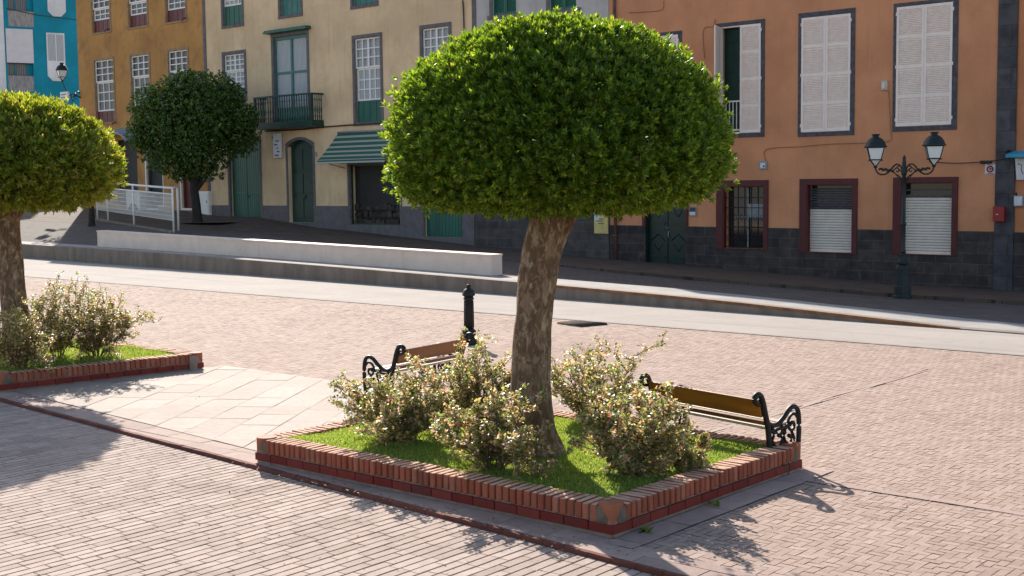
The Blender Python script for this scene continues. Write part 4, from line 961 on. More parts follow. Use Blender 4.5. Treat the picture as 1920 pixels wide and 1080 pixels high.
# right edge pieces
e = fitem('shop_blind', 'corner of a cyan blue canopy at the right edge beside the pilaster', 'canopy', 1905, 288, .0); m = MB(); m.add([(0, -.05, .08), (1.2, -.05, .08), (1.2, -.5, -.02), (-.12, -.5, -.02), (-.12, -.5, -.12), (1.2, -.5, -.12)], [(0, 3, 2, 1), (3, 4, 5, 2)]); m.build('canvas', 'cyan', e)
q = MB(); q.tube([(-.16, 0, .12), (-.2, -.2, .05), (-.12, -.45, -.08)], .03, 6); q.build('bracket', 'black', e)
e = fitem('wall_sign', 'white tapered sign plate under the cyan canopy at the right edge', 'sign', 1913, 317, .05); w_, h_ = fsize(1904, 1922, 297, 337); m = MB(); m.prism([(-w_ / 2, h_ / 2), (-w_ * .28, -h_ / 2), (w_ * .45, -h_ / 2), (w_ * .5, h_ / 2)], -.06, 0); m.build('panel', 'sign_white', e)
q = MB(); q.tube([(-.05, -.064, .16), (.07, -.064, .12), (.05, -.064, -.02), (.1, -.064, -.14)], .012, 5); q.build('lettering', 'sign_red', e)

# wall lantern on the ochre corner
def lantern(parent, s=1.0, base=(0, 0, 0), mat='lampiron', rot=PI / 4, nm='lantern'):
    """four-sided tapering lantern hanging above its base point"""
    bx, by, bz = base; q2 = math.sqrt(2) * s
    fr = MB()
    fr.lathe([(.035 * s, 0), (.05 * s, .03 * s), (.03 * s, .06 * s)], 8, base)
    lo, hi = bz + .19 * s, bz + .47 * s; rl, rh = .118, .185
    for k in range(4):
        a = rot + k * PI / 2; c, d = math.cos(a), math.sin(a)
        fr.tube([(bx + .03 * s * c, by + .03 * s * d, bz + .05 * s), (bx + rl * q2 * c, by + rl * q2 * d, lo), (bx + rh * q2 * c, by + rh * q2 * d, hi)], .012 * s, 5)
        a2 = a + PI / 2
        for rr, zz in ((rl, lo), (rh, hi)): fr.tube([(bx + rr * q2 * c, by + rr * q2 * d, zz), (bx + rr * q2 * math.cos(a2), by + rr * q2 * math.sin(a2), zz)], .014 * s, 5)
        fr.tube([(bx + rl * q2 * c, by + rl * q2 * d, lo), (bx + rl * q2 * 1.2 * c, by + rl * q2 * 1.2 * d, lo + .004), (bx + rl * q2 * 1.25 * c, by + rl * q2 * 1.25 * d, lo - .03 * s)], .009 * s, 5)
    f = fr.build(nm, mat, parent)
    rf = MB(); rf.lathe([(.255 * s, hi - bz), (.265 * s, hi - bz + .02 * s), (.235 * s, hi - bz + .05 * s), (.215 * s, hi - bz + .11 * s), (.17 * s, hi - bz + .18 * s), (.11 * s, hi - bz + .225 * s), (.075 * s, hi - bz + .24 * s), (.07 * s, hi - bz + .275 * s), (.095 * s, hi - bz + .29 * s), (.09 * s, hi - bz + .31 * s), (.0, hi - bz + .315 * s)], 12, base)
    rf.build('lantern_roof', mat, f)
    g = MB(); n = 4; P = []
    for rr, zz in ((.03, bz + .06 * s), (rl * q2 * .97, lo), (rh * q2 * .97, hi)):
        P += [(bx + rr * math.cos(rot + k * PI / 2), by + rr * math.sin(rot + k * PI / 2), zz) for k in range(4)]
    g.add(P, [(i * 4 + k, i * 4 + (k + 1) % 4, (i + 1) * 4 + (k + 1) % 4, (i + 1) * 4 + k) for i in range(2) for k in range(4)]); g.build('lantern_glass', 'milk', f)
    return f
u_, z_ = FP(152, 175); e = empty('wall_lantern', FW(u_, 0, z_), RZF, 'old lantern on an iron bracket at the ochre corner before the blue wall', 'lantern')
ub, zb = FP(117, 153, .8); bx = ub - u_; bz = zb - z_
lantern(e, 1.35, (bx, -.8, bz - .0), 'lampiron', .5)
q = MB(); q.tube(smooth_path([(-.02, -.02, -.25), (bx * .3, -.3, -.1), (bx * .7, -.6, .05), (bx, -.8, bz)], 5), .028, 6)
for k in range(3): q.tube([(-.1 - .12 * k + .16 * math.cos(a), -.12 - .1 * k, -.05 - .1 * k + .16 * math.sin(a)) for a in [1.7 * PI * j / 10 for j in range(11)]], .03, 6)
q.build('bracket', 'black', e)
u_, z_ = FP(122, 180, .6); e = empty('street_sign', FW(u_, -.6, z_), RZF - .15, 'pale sign board on the ochre corner just below the wall lantern', 'sign')
w_, h_ = .62, .32; m = MB(); m.prism([(-w_, -h_ * .8), (w_ * .8, -h_ * .8), (w_, 0), (w_ * .8, h_ * .7), (-w_, h_ * .8)], -.05, .05); m.build('panel', 'sign_white', e)
q = MB(); q.box(-w_ * .8, w_ * .5, -.056, -.0505, .06, .11); q.box(-w_ * .8, w_ * .6, -.056, -.0505, -.1, -.05); q.build('lettering', 'mortar', e)
q = MB(); q.tube([(w_ * .9, 0, 0), (w_ * 1.5, .35, -.05)], .03, 6); q.build('bracket', 'black', e)

# ------------------------------------------------------------------ terrace: white wall, railing, street things
wa, wb = G(922, 517, .37), G(183, 462, .575); wd = (wb - wa); wl = Vector((wd.x, wd.y, 0)).length; wx = Vector((wd.x, wd.y, 0)) / wl; wy = Vector((-wx.y, wx.x, 0))
if wy.y < 0: wy = -wy
def wall_h(t): return lerp(.59, .645, t)
m = MB(); cp = MB()
for i in range(6):
    t0, t1 = i / 6 + .0002, (i + 1) / 6 - .0002
    def P(t, y, z): q = wa + wx * wl * t + wy * y; return (q.x - wa.x, q.y - wa.y, lerp(.37, .575, t) - .37 + z)
    for (mb, y0, y1, z0, z1) in ((m, 0, .42, -.2, -.05), (cp, -.03, .45, -.05, 0)):
        A = [P(t, y, wall_h(t) + z if z0 != -.2 or zz else -.25) for t in (t0, t1) for y in (y0, y1) for zz, z in ((0, z0), (1, z1))]
        mb.add(A, [(0, 1, 5, 4), (2, 6, 7, 3), (1, 3, 7, 5)] + [(0, 2, 3, 1), (4, 5, 7, 6)] + [(0, 4, 6, 2)])
e = empty('low_wall', wa, 0, 'long low white wall on the raised terrace beside the road', 'wall'); m.build('body', 'wallwhite', e); cp.build('coping', 'wallwhite', e)
# railing
ra, rb = LOFT(183, 412), LOFT(326, 436); e = empty('railing', ra, 0, 'white metal railing with wire mesh at the top of the ramp', 'railing')
rdv = rb - ra; n_ = 4; hR = 83 / FPX * rb.y
posts = [0, .16, .52, 1.0]
m = MB()
for t in posts: p = rdv * t; m.tube([p, p + Vector((0, 0, hR))], .045, 8)
m.build('posts', 'railwhite', e)
m = MB(); m.tube([Vector((0, 0, hR)), rdv + Vector((0, 0, hR))], .05, 8); m.tube([Vector((0, 0, hR * .86)), rdv + Vector((0, 0, hR * .86))], .035, 8); m.build('handrail', 'railwhite', e)
m = MB(); L_ = rdv.length; k = int(L_ / .13)
for i in range(k + 1): p = rdv * (i / k); m.tube([p + Vector((0, 0, hR * .27)), p + Vector((0, 0, hR * .86))], .012, 4, False)
for j in range(7): z = lerp(.27, .86, j / 6) * hR; m.tube([Vector((0, 0, z)), rdv + Vector((0, 0, z))], .010, 4, False)
m.build('wire_mesh', 'railwhite', e)
rc2 = LOFT(335, 432); m = MB(); q = rc2 - ra; m.tube([q, q + Vector((0, 0, hR))], .05, 8); m.tube([rdv + Vector((0, 0, hR)), q + Vector((0, 0, hR))], .04, 8); m.build('end_post', 'railwhite', e)
kb2 = MB(); px_ = Vector((rdv.x, rdv.y, 0)).normalized(); py_ = Vector((-px_.y, px_.x, 0))
if py_.y < 0: py_ = -py_
kb2.add([tuple(v) for v in (py_ * -.12 - Vector((0, 0, .2)), rdv + py_ * -.12 - Vector((0, 0, .2)), rdv + py_ * .12 - Vector((0, 0, .2)), py_ * .12 - Vector((0, 0, .2)), py_ * -.12 + Vector((0, 0, .06)), rdv + py_ * -.12 + Vector((0, 0, .06)), rdv + py_ * .12 + Vector((0, 0, .06)), py_ * .12 + Vector((0, 0, .06)))],
        [(0, 1, 5, 4), (4, 5, 6, 7), (1, 2, 6, 5), (3, 0, 4, 7), (2, 3, 7, 6)]); kb2.build('base', 'kerb', e)
# white cabinet and niche block by the ochre house
def standing(name, label, cat, x0, x1, yb, ytop, lo_y=None):
    p = LOFT((x0 + x1) / 2, yb); sc_ = p.y / FPX; return empty(name, p, RZF, label, cat), (x1 - x0) * sc_ / DR.x * .92, (yb - ytop) * sc_
e, w_, h_ = standing('white_cabinet', 'white metal cabinet between the dark tree trunk and the cream house', 'cabinet', 376, 402, 400, 357)
m = MB(); m.box(-w_ / 2, w_ / 2, -.2, .2, -.05, h_); m.build('body', 'railwhite', e, .015); q = MB(); q.box(-w_ * .42, w_ * .42, -.215, -.202, .12, h_ - .08); q.build('door', 'railwhite', e, .004); q = MB(); q.box(w_ * .28, w_ * .34, -.235, -.216, h_ * .5, h_ * .6); q.build('handle', 'greybox', e)
e, w_, h_ = standing('niche_block', 'white block with a dark arched opening behind the white railing', 'cabinet', 240, 278, 394, 358)
m = MB(); hw = w_ / 2; ar = [(-hw * .72 + hw * 1.5 * i / 8, h_ * .08 + h_ * .30 * math.sin(PI * i / 8)) for i in range(9)]
m.box(-hw, hw, -.3, .3, 0, h_); m.build('body', 'railwhite', e, .02)
q = MB(); q.prism([(ar[0][0], 0.02)] + ar + [(ar[-1][0], .02)], -.315, -.302); q.build('opening', 'dark', e)
e, w_, h_ = standing('slatted_crate', 'dark slatted crate on a pale base right of the white niche block', 'crate', 281, 299, 393, 362)
m = MB(); 
for i in range(6): m.box(-w_ / 2, w_ / 2, -.25, .25, lerp(.12, h_, i / 6), lerp(.12, h_, i / 6) + h_ * .11)
m.box(-w_ / 2 + .04, w_ / 2 - .04, -.2, .2, .1, h_ - .05); m.build('body', 'dark', e); q = MB(); q.box(-w_ * .6, w_ * .6, -.3, .3, 0, .1); q.build('base', 'railwhite', e)

# ------------------------------------------------------------------ bench
def make_bench(label, wood, L=1.5):
    e = empty('park_bench', (0, 0, 0), 0, label, 'bench', 'iron-framed benches round the planter')
    def frame(x):
        m = MB(); V = lambda pts: [(x, y, z) for y, z in pts]
        r = .024
        back = smooth_path(V([(.03, .655), (-.02, .67), (-.045, .71), (-.02, .75), (.03, .745), (.065, .68), (.10, .56), (.135, .44), (.155, .30), (.165, .14), (.17, 0)]), 5)
        m.tube(back, [r * (.7 if i < 8 else 1.15) for i in range(len(back))], 8)
        arm = smooth_path(V([(.12, .485), (.19, .445), (.27, .45), (.35, .50), (.42, .565), (.48, .59), (.535, .565), (.56, .49), (.565, .36), (.555, .2), (.54, .09), (.545, 0)]), 5)
        m.tube(arm, r, 8)
        m.tube(smooth_path(V([(.20, .0), (.23, .08), (.30, .145), (.37, .15), (.44, .12), (.50, .05), (.535, .03)]), 5), .017, 7)
        m.tube(V([(.155, .385), (.30, .40), (.45, .42)]), .014, 6)
        for pts in ([(.17, .40), (.22, .36), (.20, .30), (.24, .24), (.31, .25), (.33, .31), (.29, .34)], [(.55, .47), (.50, .52), (.44, .50), (.41, .43), (.45, .37), (.50, .39), (.49, .44), (.46, .44)],
                    [(.41, .43), (.36, .36), (.37, .28), (.43, .25), (.46, .29), (.43, .32)], [(.46, .36), (.50, .28), (.48, .22), (.53, .19)], [(.17, .27), (.24, .20), (.31, .18), (.35, .22)], [(.31, .45), (.34, .39), (.30, .33)], [(.20, .44), (.21, .38), (.26, .37)], [(.38, .16), (.41, .21), (.47, .20)], [(.24, .12), (.20, .17), (.23, .23)]):
            m.tube(smooth_path(V(pts), 4), .0145, 6)
        for (y, z) in ((.29, .34), (.46, .44), (.43, .32), (.36, .36), (.33, .27)): m.lathe([(0, -.022), (.02, -.014), (.024, 0), (.02, .014), (0, .022)], 7, (x, y, z))
        for y in (.17, .545): m.box(x - .03, x + .03, y - .035, y + .035, 0, .018)
        return m.build('end_frame', 'black', e)
    frame(0); frame(L)
    b = MB(); mt = Matrix.Rotation(math.radians(14), 3, 'X')
    b.obox((L / 2, .060, .615), L / 2 - .02, .014, .088, mt); b.build('backrest', wood, e, .008)
    b = MB(); b.obox((L / 2, .115, .475), L / 2 - .02, .012, .022, mt); b.build('back_rail', 'wood_seat', e, .005)
    for i, y in enumerate((.20, .315, .43)):
        s = MB(); s.box(.02, L - .02, y - .05, y + .05, .405 + i * .006, .435 + i * .006); s.build('seat_slat', 'wood_top', e, .008)
    st = MB(); st.tube([(0, .30, .16), (L, .30, .16)], .012, 6); st.build('stretcher', 'black', e)
    return e
b2 = make_bench('amber-backed bench with its back to the near planter, right of the topiary trunk', 'wood_back', 1.52)
BS = 1.1; pr_ = G(1421, 744, .735 * BS); pl_ = G(1197, 706, .735 * BS); dv = pl_ - pr_; a2 = math.atan2(dv.y, dv.x); 
b2.rotation_euler = (0, 0, a2 + PI)            # local x from far end to near end, local +y = away from planter
dirx = Vector((math.cos(a2 + PI), math.sin(a2 + PI), 0)); b2.location = Vector((pr_.x, pr_.y, 0)) - dirx * 1.52 * BS; b2.scale = (BS, BS, BS)
b1 = make_bench('reddish bench with scrolled iron arms on the flagstones left of the rose bushes', 'wood_red', 1.4)
pn = G(752, 652, .81); pf_ = G(853, 634, .81); dv = pf_ - pn; dirx = Vector((dv.x, dv.y, 0)).normalized(); ang = math.atan2(dirx.y, dirx.x)
b1.rotation_euler = (0, 0, ang); b1.location = (pn.x, pn.y, .0); b1.scale = (1.1, 1.16, 1.1)

# ------------------------------------------------------------------ bollard, drain, lamp
e = empty('bollard', G(880, 645), 0, 'black cast-iron bollard at the plaza edge behind the planter', 'bollard')
m = MB(); m.lathe([(.0, 0), (.185, 0), (.185, .04), (.165, .06), (.155, .10), (.125, .17), (.118, .21), (.13, .225), (.13, .25), (.105, .27), (.09, .29)], 20); m.build('foot', 'black', e)
m = MB(); pr = []
for j in range(2):
    pass
m.lathe([(.088, .29), (.084, .5), (.08, .82), (.098, .835), (.098, .86), (.085, .87), (.085, .89)], 16)
for k in range(8): a = 2 * PI * k / 8; m.tube([(.086 * math.cos(a), .086 * math.sin(a), .31), (.079 * math.cos(a), .079 * math.sin(a), .81)], .012, 5)
m.build('shaft', 'black', e)
m = MB(); m.lathe([(.085, .89), (.118, .905), (.122, .935), (.105, .96), (.105, .975), (.09, 1.0), (.06, 1.03), (.03, 1.045), (.038, 1.055), (.046, 1.075), (.04, 1.1), (.0, 1.113)], 16); m.build('cap', 'black', e)
p = [G(1042, 607), G(1090, 603), G(1142, 609), G(1088, 614)]; ctr = sum(p, Vector()) / 4
e = empty('drain_grate', (ctr.x, ctr.y, .006), 0, 'dark iron drain grate set where the road meets the plaza', 'drain grate')
m = MB(); m.add([(q.x - ctr.x, q.y - ctr.y, .006) for q in p], [(0, 1, 2, 3) if (p[1] - p[0]).cross(p[2] - p[0]).z > 0 else (3, 2, 1, 0)]); m.build('plate', 'grate', e)
m = MB()
for i in range(1, 12):
    a, b = p[0].lerp(p[1], i / 12) - ctr, p[3].lerp(p[2], i / 12) - ctr; m.tube([(a.x, a.y, .012), (b.x, b.y, .012)], .02, 4)
m.build('bars', 'grate', e)
lb = LOFT(1692, 560); lb.z -= .0
e = empty('street_lamp', lb, RZF, 'tall green-black lamp post with two milky lanterns on scrolled arms', 'street lamp'); S_ = lb.y / FPX
z_of = lambda y: (560 - y) * S_
m = MB(); m.lathe([(0, 0), (.24, 0), (.24, .07), (.22, .10), (.215, .32), (.20, .36), (.185, .62), (.19, .80), (.165, .86), (.12, .9), (.15, .93), (.15, .98), (.11, 1.03), (.10, 1.08), (.105, 1.16), (.07, 1.2)], 8, rot=PI / 8, smooth=False); m.build('pedestal', 'lampiron', e)
zt = z_of(290); m = MB(); m.lathe([(.07, 1.2), (.075, 1.24), (.06, 1.28), (.058, 1.9), (.075, 1.94), (.075, 1.98), (.056, 2.0), (.046, zt - .55), (.07, zt - .52), (.075, zt - .42), (.06, zt - .36), (.05, zt - .3), (.055, zt - .2), (.035, zt - .14), (.05, zt - .1), (.03, zt - .05), (0, zt)], 14); m.build('shaft', 'lampiron', e)
za = z_of(322)
for sgn in (1, -1):
    xe = .80 * sgn; zl = z_of(312) - .0
    m = MB(); Q = lambda pts: [(x * sgn, 0, za + z) for x, z in pts]
    m.tube(smooth_path(Q([(.05, .04), (.10, .15), (.20, .20), (.30, .14), (.40, .02), (.54, -.06), (.68, -.05), (.77, .03), (.80, .13)]), 5), .022, 7)
    m.tube(smooth_path(Q([(.05, -.22), (.12, -.12), (.22, -.06), (.30, .02), (.22, .10), (.14, .06), (.17, .0), (.22, .03)]), 5), .016, 6)
    m.tube(smooth_path(Q([(.30, .0), (.38, .06), (.46, .03), (.50, .08), (.58, .05), (.62, .09), (.70, .07)]), 5), .03, 6)
    m.tube(smooth_path(Q([(.05, -.02), (.12, .05), (.2, .12), (.14, .15)]), 5), .016, 6)
    m.tube(smooth_path(Q([(.24, -.05), (.16, -.14), (.06, -.28)]), 4), .014, 6)
    m.build('scroll_arm', 'lampiron', e)
    lantern(e, 1.14, (xe, 0, za + .11), 'lampiron', PI / 4 + .5)

# ------------------------------------------------------------------ planters
def planter(name, label, F, L, Rr, zc, conecorners):
    """low brick wall round a lawn: one lower stretcher course and a soldier coping"""
    e = empty(name, (F.x, F.y, 0), 0, label, 'planter', 'brick planters with clipped trees')
    B = L + Rr - F; K = [F, Rr, B, L]; K = [Vector((p.x - F.x, p.y - F.y, 0)) for p in K]
    zl = zc - .150; low = MB(); cop = MB(); core = MB()
    TH = .26
    for i in range(4):
        a, b = K[i], K[(i + 1) % 4]; d = (b - a); Ln = d.length; d /= Ln; nrm = Vector((-d.y, d.x, 0))   # inward
        mt = Matrix((d, nrm, Vector((0, 0, 1)))).transposed()
        # footing and core
        c = a + d * Ln / 2 + nrm * (TH / 2 + .012); core.obox(c + Vector((0, 0, zc / 2 - .014)), Ln / 2 - .014, TH / 2 - .014, zc / 2 - .016, mt)
        k = int(Ln / .26)
        for j in range(k):
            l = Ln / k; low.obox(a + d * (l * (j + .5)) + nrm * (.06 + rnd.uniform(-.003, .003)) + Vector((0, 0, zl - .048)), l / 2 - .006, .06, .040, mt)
        inset = .17; k = int((Ln - 2 * inset) / .082); l = (Ln - 2 * inset) / k
        for j in range(k):
            rr = Matrix.Rotation(rnd.uniform(-.045, .045), 3, 'Z') @ mt @ Matrix.Rotation(rnd.uniform(-.03, .03), 3, 'X')
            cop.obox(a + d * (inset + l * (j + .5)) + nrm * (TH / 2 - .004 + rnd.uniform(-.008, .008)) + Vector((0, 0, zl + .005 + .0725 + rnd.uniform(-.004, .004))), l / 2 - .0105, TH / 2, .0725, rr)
    for i, cpt in enumerate(K):
        ctr_ = sum(K, Vector()) / 4; da, db = (K[(i + 1) % 4] - cpt).normalized(), (K[i - 1] - cpt).normalized(); inn = (da + db).normalized(); q = cpt + (da + db) * .145
        cor = MB(); cor.lathe([(.0, zl - .01), (.15, zl - .01), (.155, zl + .02), (.15, zc - .05), (.135, zc - .012), (.0, zc)], 14, (q.x, q.y, .0)); cor.build('corner_cap', 'corner_cement', e, .008)
        t = cpt + inn * .135; ap = cpt + inn * .045; n = 14
        if i in conecorners:   # half-round roof tile set on its point
            cone = MB(); top = [(t.x + .112 * math.cos(2 * PI * j / n), t.y + .112 * math.sin(2 * PI * j / n), zc + .012) for j in range(n)]
            bot = [(ap.x + .02 * math.cos(2 * PI * j / n), ap.y + .02 * math.sin(2 * PI * j / n), zl + .0) for j in range(n)]
            cone.add(top + bot, [tuple(range(n)), tuple(range(2 * n - 1, n - 1, -1))] + [(j, j + n, (j + 1) % n + n, (j + 1) % n) for j in range(n)], False); cone.build('corner_tile', 'terra', e)
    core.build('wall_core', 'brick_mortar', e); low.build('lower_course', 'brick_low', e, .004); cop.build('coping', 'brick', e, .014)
    ins = [p + (sum(K, Vector()) / 4 - p).normalized() * .30 for p in K]; so_ = MB(); n = 14
    def gz(u, v): return zc - .035 + .035 * math.sin(PI * u) * math.sin(PI * v) + .012 * noise.noise(Vector((u * 9, v * 7, F.x)))
    def pt(u, v): q = ins[0].lerp(ins[1], u).lerp(ins[3].lerp(ins[2], u), v); q.z = gz(u, v); return q
    for i in range(n):
        for j in range(n): so_.quad(pt(i / n, j / n), pt((i + 1) / n, j / n), pt((i + 1) / n, (j + 1) / n), pt(i / n, (j + 1) / n))
    so_.build('lawn_bed', 'soil', e)
    return e, pt
F0, L0, R0 = G(1150, 1012), G(478, 868), G(1505, 882)
PL1, pt1 = planter('brick_planter', 'near brick planter with rose bushes and a topiary tree, in the middle of the plaza', F0, L0, R0, .275, (0, 1, 3))
e2f = G(0, 737); e2r = G(383, 693); leftdir = (L0 - F0).normalized()
PL2, pt2 = planter('brick_planter', 'far brick planter at the left edge with the second topiary tree', e2f, e2f + leftdir * 4.9, e2r, .275, (0, 1, 3))
def lawn(name, label, P, pt, cnt, hmax, seed):
    r = random.Random(seed); m = MB(); o = Vector(P.location)
    for i in range(cnt):
        u, v = r.uniform(.0, 1), r.uniform(.0, 1); b = pt(u, v) + o
        if not seen(b, 60, 60): continue
        pn = noise.noise(Vector((b.x * 1.8, b.y * 1.8, 3))); h_ = hmax * (.45 + .7 * r.random()) * (1 + .7 * pn)
        a = r.uniform(0, 2 * PI); ln = r.uniform(.2, .9) * h_; w_ = r.uniform(.003, .006); dx, dy = math.cos(a), math.sin(a)
        tip = b + Vector((dx * ln, dy * ln, h_)); s = Vector((-dy, dx, 0)) * w_; mid = b + Vector((dx * ln * .35, dy * ln * .35, h_ * .62))
        m.add([b - s, b + s, mid + s * .8, tip, mid - s * .8], [(0, 1, 2, 3, 4)])
    return tag(m.build(name, 'grass'), label, 'grass', None, 'stuff')
lawn('grass', 'short bright lawn inside the near planter', PL1, pt1, 70000, .034, 1)
lawn('grass', 'short lawn inside the far left planter', PL2, pt2, 40000, .04, 2)

# ------------------------------------------------------------------ foliage
def rv(r): 
    while 1:
        v = Vector((r.uniform(-1, 1), r.uniform(-1, 1), r.uniform(-1, 1)))
        if .01 < v.length < 1: return v.normalized()
def leaf(m, p, d, ln, wd, up, fold=.25):
    s = d.cross(up)
    if s.length < 1e-3: s = d.cross(Vector((1, .3, .2)))
    s.normalize(); n = s.cross(d)
    mid = p + d * ln * .5 - n * (wd * fold)
    m.add([p, mid + s * wd + n * wd * fold * 1.6, p + d * ln, mid - s * wd + n * wd * fold * 1.6, mid], [(0, 4, 2, 1), (0, 3, 2, 4)], False)
def crown_mesh(prof, nsprig, nleaf, ln, wd, seed, shell=(.79, .943), rough=.045):
    """prof: (z, r) outline; sprigs of leaves over the outline and a little inside it"""
    r = random.Random(seed); m = MB(); segs = []; tot = 0
    for a, b in zip(prof, prof[1:]):
        A = (a[1] + b[1]) * math.hypot(a[0] - b[0], a[1] - b[1]) + 1e-6; tot += A; segs.append((tot, a, b))
    zc = sum(p[0] for p in prof) / len(prof); C0 = Vector((0, 0, zc))
    for i in range(nsprig):
        x = r.random() * tot
        for t, a, b in segs:
            if x <= t: break
        f = r.random(); z, rr = lerp(a[0], b[0], f), lerp(a[1], b[1], f); th = r.uniform(0, 2 * PI)
        nz = Vector((math.cos(th) * -(b[0] - a[0]), math.sin(th) * -(b[0] - a[0]), (b[1] - a[1]))); nz.normalize()
        if nz.dot(Vector((math.cos(th) * rr, math.sin(th) * rr, z - zc))) < 0: nz = -nz
        p = Vector((math.cos(th) * rr, math.sin(th) * rr, z))
        bump = rough * (noise.noise(p * 2.2 + Vector((seed, 0, 0))) + .8 * noise.noise(p * 6 + Vector((0, seed, 0)))) + (r.random() ** 9) * .085
        k = lerp(shell[0], shell[1], r.random() ** .45) + bump; p = C0 + (p - C0) * k
        ax = (nz * .8 + rv(r) * .55 + Vector((0, 0, .45))).normalized(); q = p
        side = ax.cross(rv(r)).normalized(); side2 = ax.cross(side); a0 = r.uniform(0, 2 * PI)
        for j in range(nleaf):
            an = a0 + j * 2.4; op = lerp(1.0, .3, j / nleaf) + r.uniform(-.15, .15)
            d = (ax * math.cos(op) + (side * math.cos(an) + side2 * math.sin(an)) * math.sin(op)).normalized()
            leaf(m, q + ax * (ln * .18 * j / nleaf * 2), d, ln * r.uniform(.75, 1.2), wd * r.uniform(.8, 1.2), (ax + rv(r) * .2).normalized())
    return m
def trunk_mesh(path, radii, n=18, seed=0, lump=.09, sub=4):
    P = smooth_path(path, sub); m = MB(); k = len(P); rs = [interp(i / (k - 1), [(j / (len(radii) - 1), x) for j, x in enumerate(radii)]) for i in range(k)]
    vs = []
    for i, p in enumerate(P):
        for j in range(n):
            a = 2 * PI * j / n; c = Vector((math.cos(a), math.sin(a), 0)); q = 1 + lump * (noise.noise(Vector((c.x * 1.5 + seed, c.y * 1.5, p.z * 2.2))) + .5 * noise.noise(Vector((c.x * 4, c.y * 4 + seed, p.z * 6))))
            vs.append(p + c * rs[i] * q)
    m.add(vs, [(i * n + j, i * n + (j + 1) % n, (i + 1) * n + (j + 1) % n, (i + 1) * n + j) for i in range(k - 1) for j in range(n)] + [tuple(range(n - 1, -1, -1)), tuple(range((k - 1) * n, k * n))], True)
    return m
def topiary(label, base, s_px, prof_px, yb, trunk_px, trunk_r, seed, mat, nsprig, nleaf, ln, wd, cx, group):
    """outline given in image units at the tree's own distance"""
    e = empty('topiary_tree', base, 0, label, 'tree', group); s = s_px
    prof = [((yb - y) * s, w_ * s) for y, w_ in prof_px]
    cm = crown_mesh(prof, nsprig, nleaf, ln, wd, seed); ci = crown_mesh(prof, int(nsprig * .55), 5, ln * 1.7, wd * 1.9, seed + 50, (.50, .86), .02)
    cm.add(ci.v, ci.f); c = cm.build('crown', mat, e); c.location = (cx * s, 0, 0)
    # limbs reaching up into the crown
    path = [(x * s, 0, (yb - y) * s) for x, y in trunk_px]
    m = trunk_mesh(path, [q * s for q in trunk_r], seed=seed, sub=6); m.build('trunk', 'bark', e)
    lb_ = MB(); top = Vector(path[-1]); r = random.Random(seed)
    for k in range(7):
        a = 2 * PI * k / 7 + r.uniform(-.3, .3); L_ = prof[len(prof) // 2][1] * .72
        lb_.tube(smooth_path([top - Vector((0, 0, .25)), top + Vector((math.cos(a) * L_ * .35, math.sin(a) * L_ * .35, .25)), top + Vector((math.cos(a) * L_, math.sin(a) * L_, .75 + r.uniform(-.2, .3)))], 4), [.07, .06, .055, .05, .045, .04, .035, .03, .02], 7)
    for dx, dz0, dx2, dz2 in ((.16, -.75, .42, .25), (-.10, -.55, -.5, .3)):
        st_ = top + Vector((0, 0, dz0)); lb_.tube(smooth_path([st_, st_ + Vector((dx * .6, .05, .22)), st_ + Vector((dx * 1.5, .05, .5)), top + Vector((dx2, .1, dz2))], 5), [trunk_r[-1] * s * q for q in (.6, .58, .55, .52, .5, .48, .46, .44, .42, .4, .38, .36, .34, .32, .3, .28)], 9)
    lb_.build('limbs', 'bark', e)
    return e
PROF = [(31, 0), (33, 62), (44, 120), (61, 170), (87, 218), (124, 266), (165, 300), (215, 320), (265, 329), (305, 328), (340, 316), (366, 290), (384, 245), (393, 180), (395, 90), (392, 0)]
tb = G(1012, 850, .26)
topiary('large clipped dome-shaped topiary tree in the near planter', tb, tb.y / FPX, PROF, 850,
        [(-2, 870), (-2, 840), (-12, 790), (-16, 720), (-12, 640), (-4, 550), (8, 460), (20, 400), (24, 340)], [66, 54, 42, 39, 37.5, 36, 36, 35, 34, 30], 3, 'leaf', 13500, 9, .060, .0105, 39, 'clipped topiary trees')
tl = G(36, 668, .26)
PROF2 = [(178, 0), (180, 50), (188, 95), (200, 130), (220, 165), (245, 195), (275, 215), (310, 227), (340, 222), (365, 200), (382, 165), (391, 115), (388, 60), (384, 0)]
topiary('yellow-green clipped topiary tree in the left planter, cut by the frame', tl, tl.y / FPX, PROF2, 668,
        [(4, 680), (0, 640), (-4, 580), (-8, 500), (-12, 420), (-8, 380), (-5, 340)], [34, 29, 25, 23, 22.5, 23, 22, 18], 11, 'leaf_left', 9500, 7, .092, .014, -18, 'clipped topiary trees')
# dark street tree
td = LOFT(370, 418); s = td.y / FPX
e = empty('street_tree', td, 0, 'dark glossy round-headed street tree before the ochre and cream houses', 'tree')
r = random.Random(21); m = MB()
blobs = [(-5, 225, 92), (-52, 235, 68), (50, 232, 70), (-20, 190, 62), (30, 190, 60), (-70, 205, 48), (80, 255, 44), (-60, 275, 58), (20, 285, 62), (-15, 168, 36), (62, 188, 42), (-95, 250, 36), (-25, 300, 45), (92, 225, 34)]
for (bx, by, br) in blobs:
    c = Vector((bx * s, r.uniform(-.6, .6), (418 - by) * s)); R_ = br * s * .92
    for i in range(int(160 + br * 14)):
        d = rv(r); k = R_ * (r.random() ** .4) * (1 + .12 * noise.noise(d * 3 + c)); p = c + Vector((d.x, d.y * .9, d.z)) * k
        ax = (d + rv(r) * .7).normalized()
        for j in range(4):
            dd = (ax + rv(r) * .9).normalized(); leaf(m, p, dd, r.uniform(.12, .2), r.uniform(.028, .045), (d + rv(r) * .5).normalized())
m.build('crown', 'leaf_dark', e)
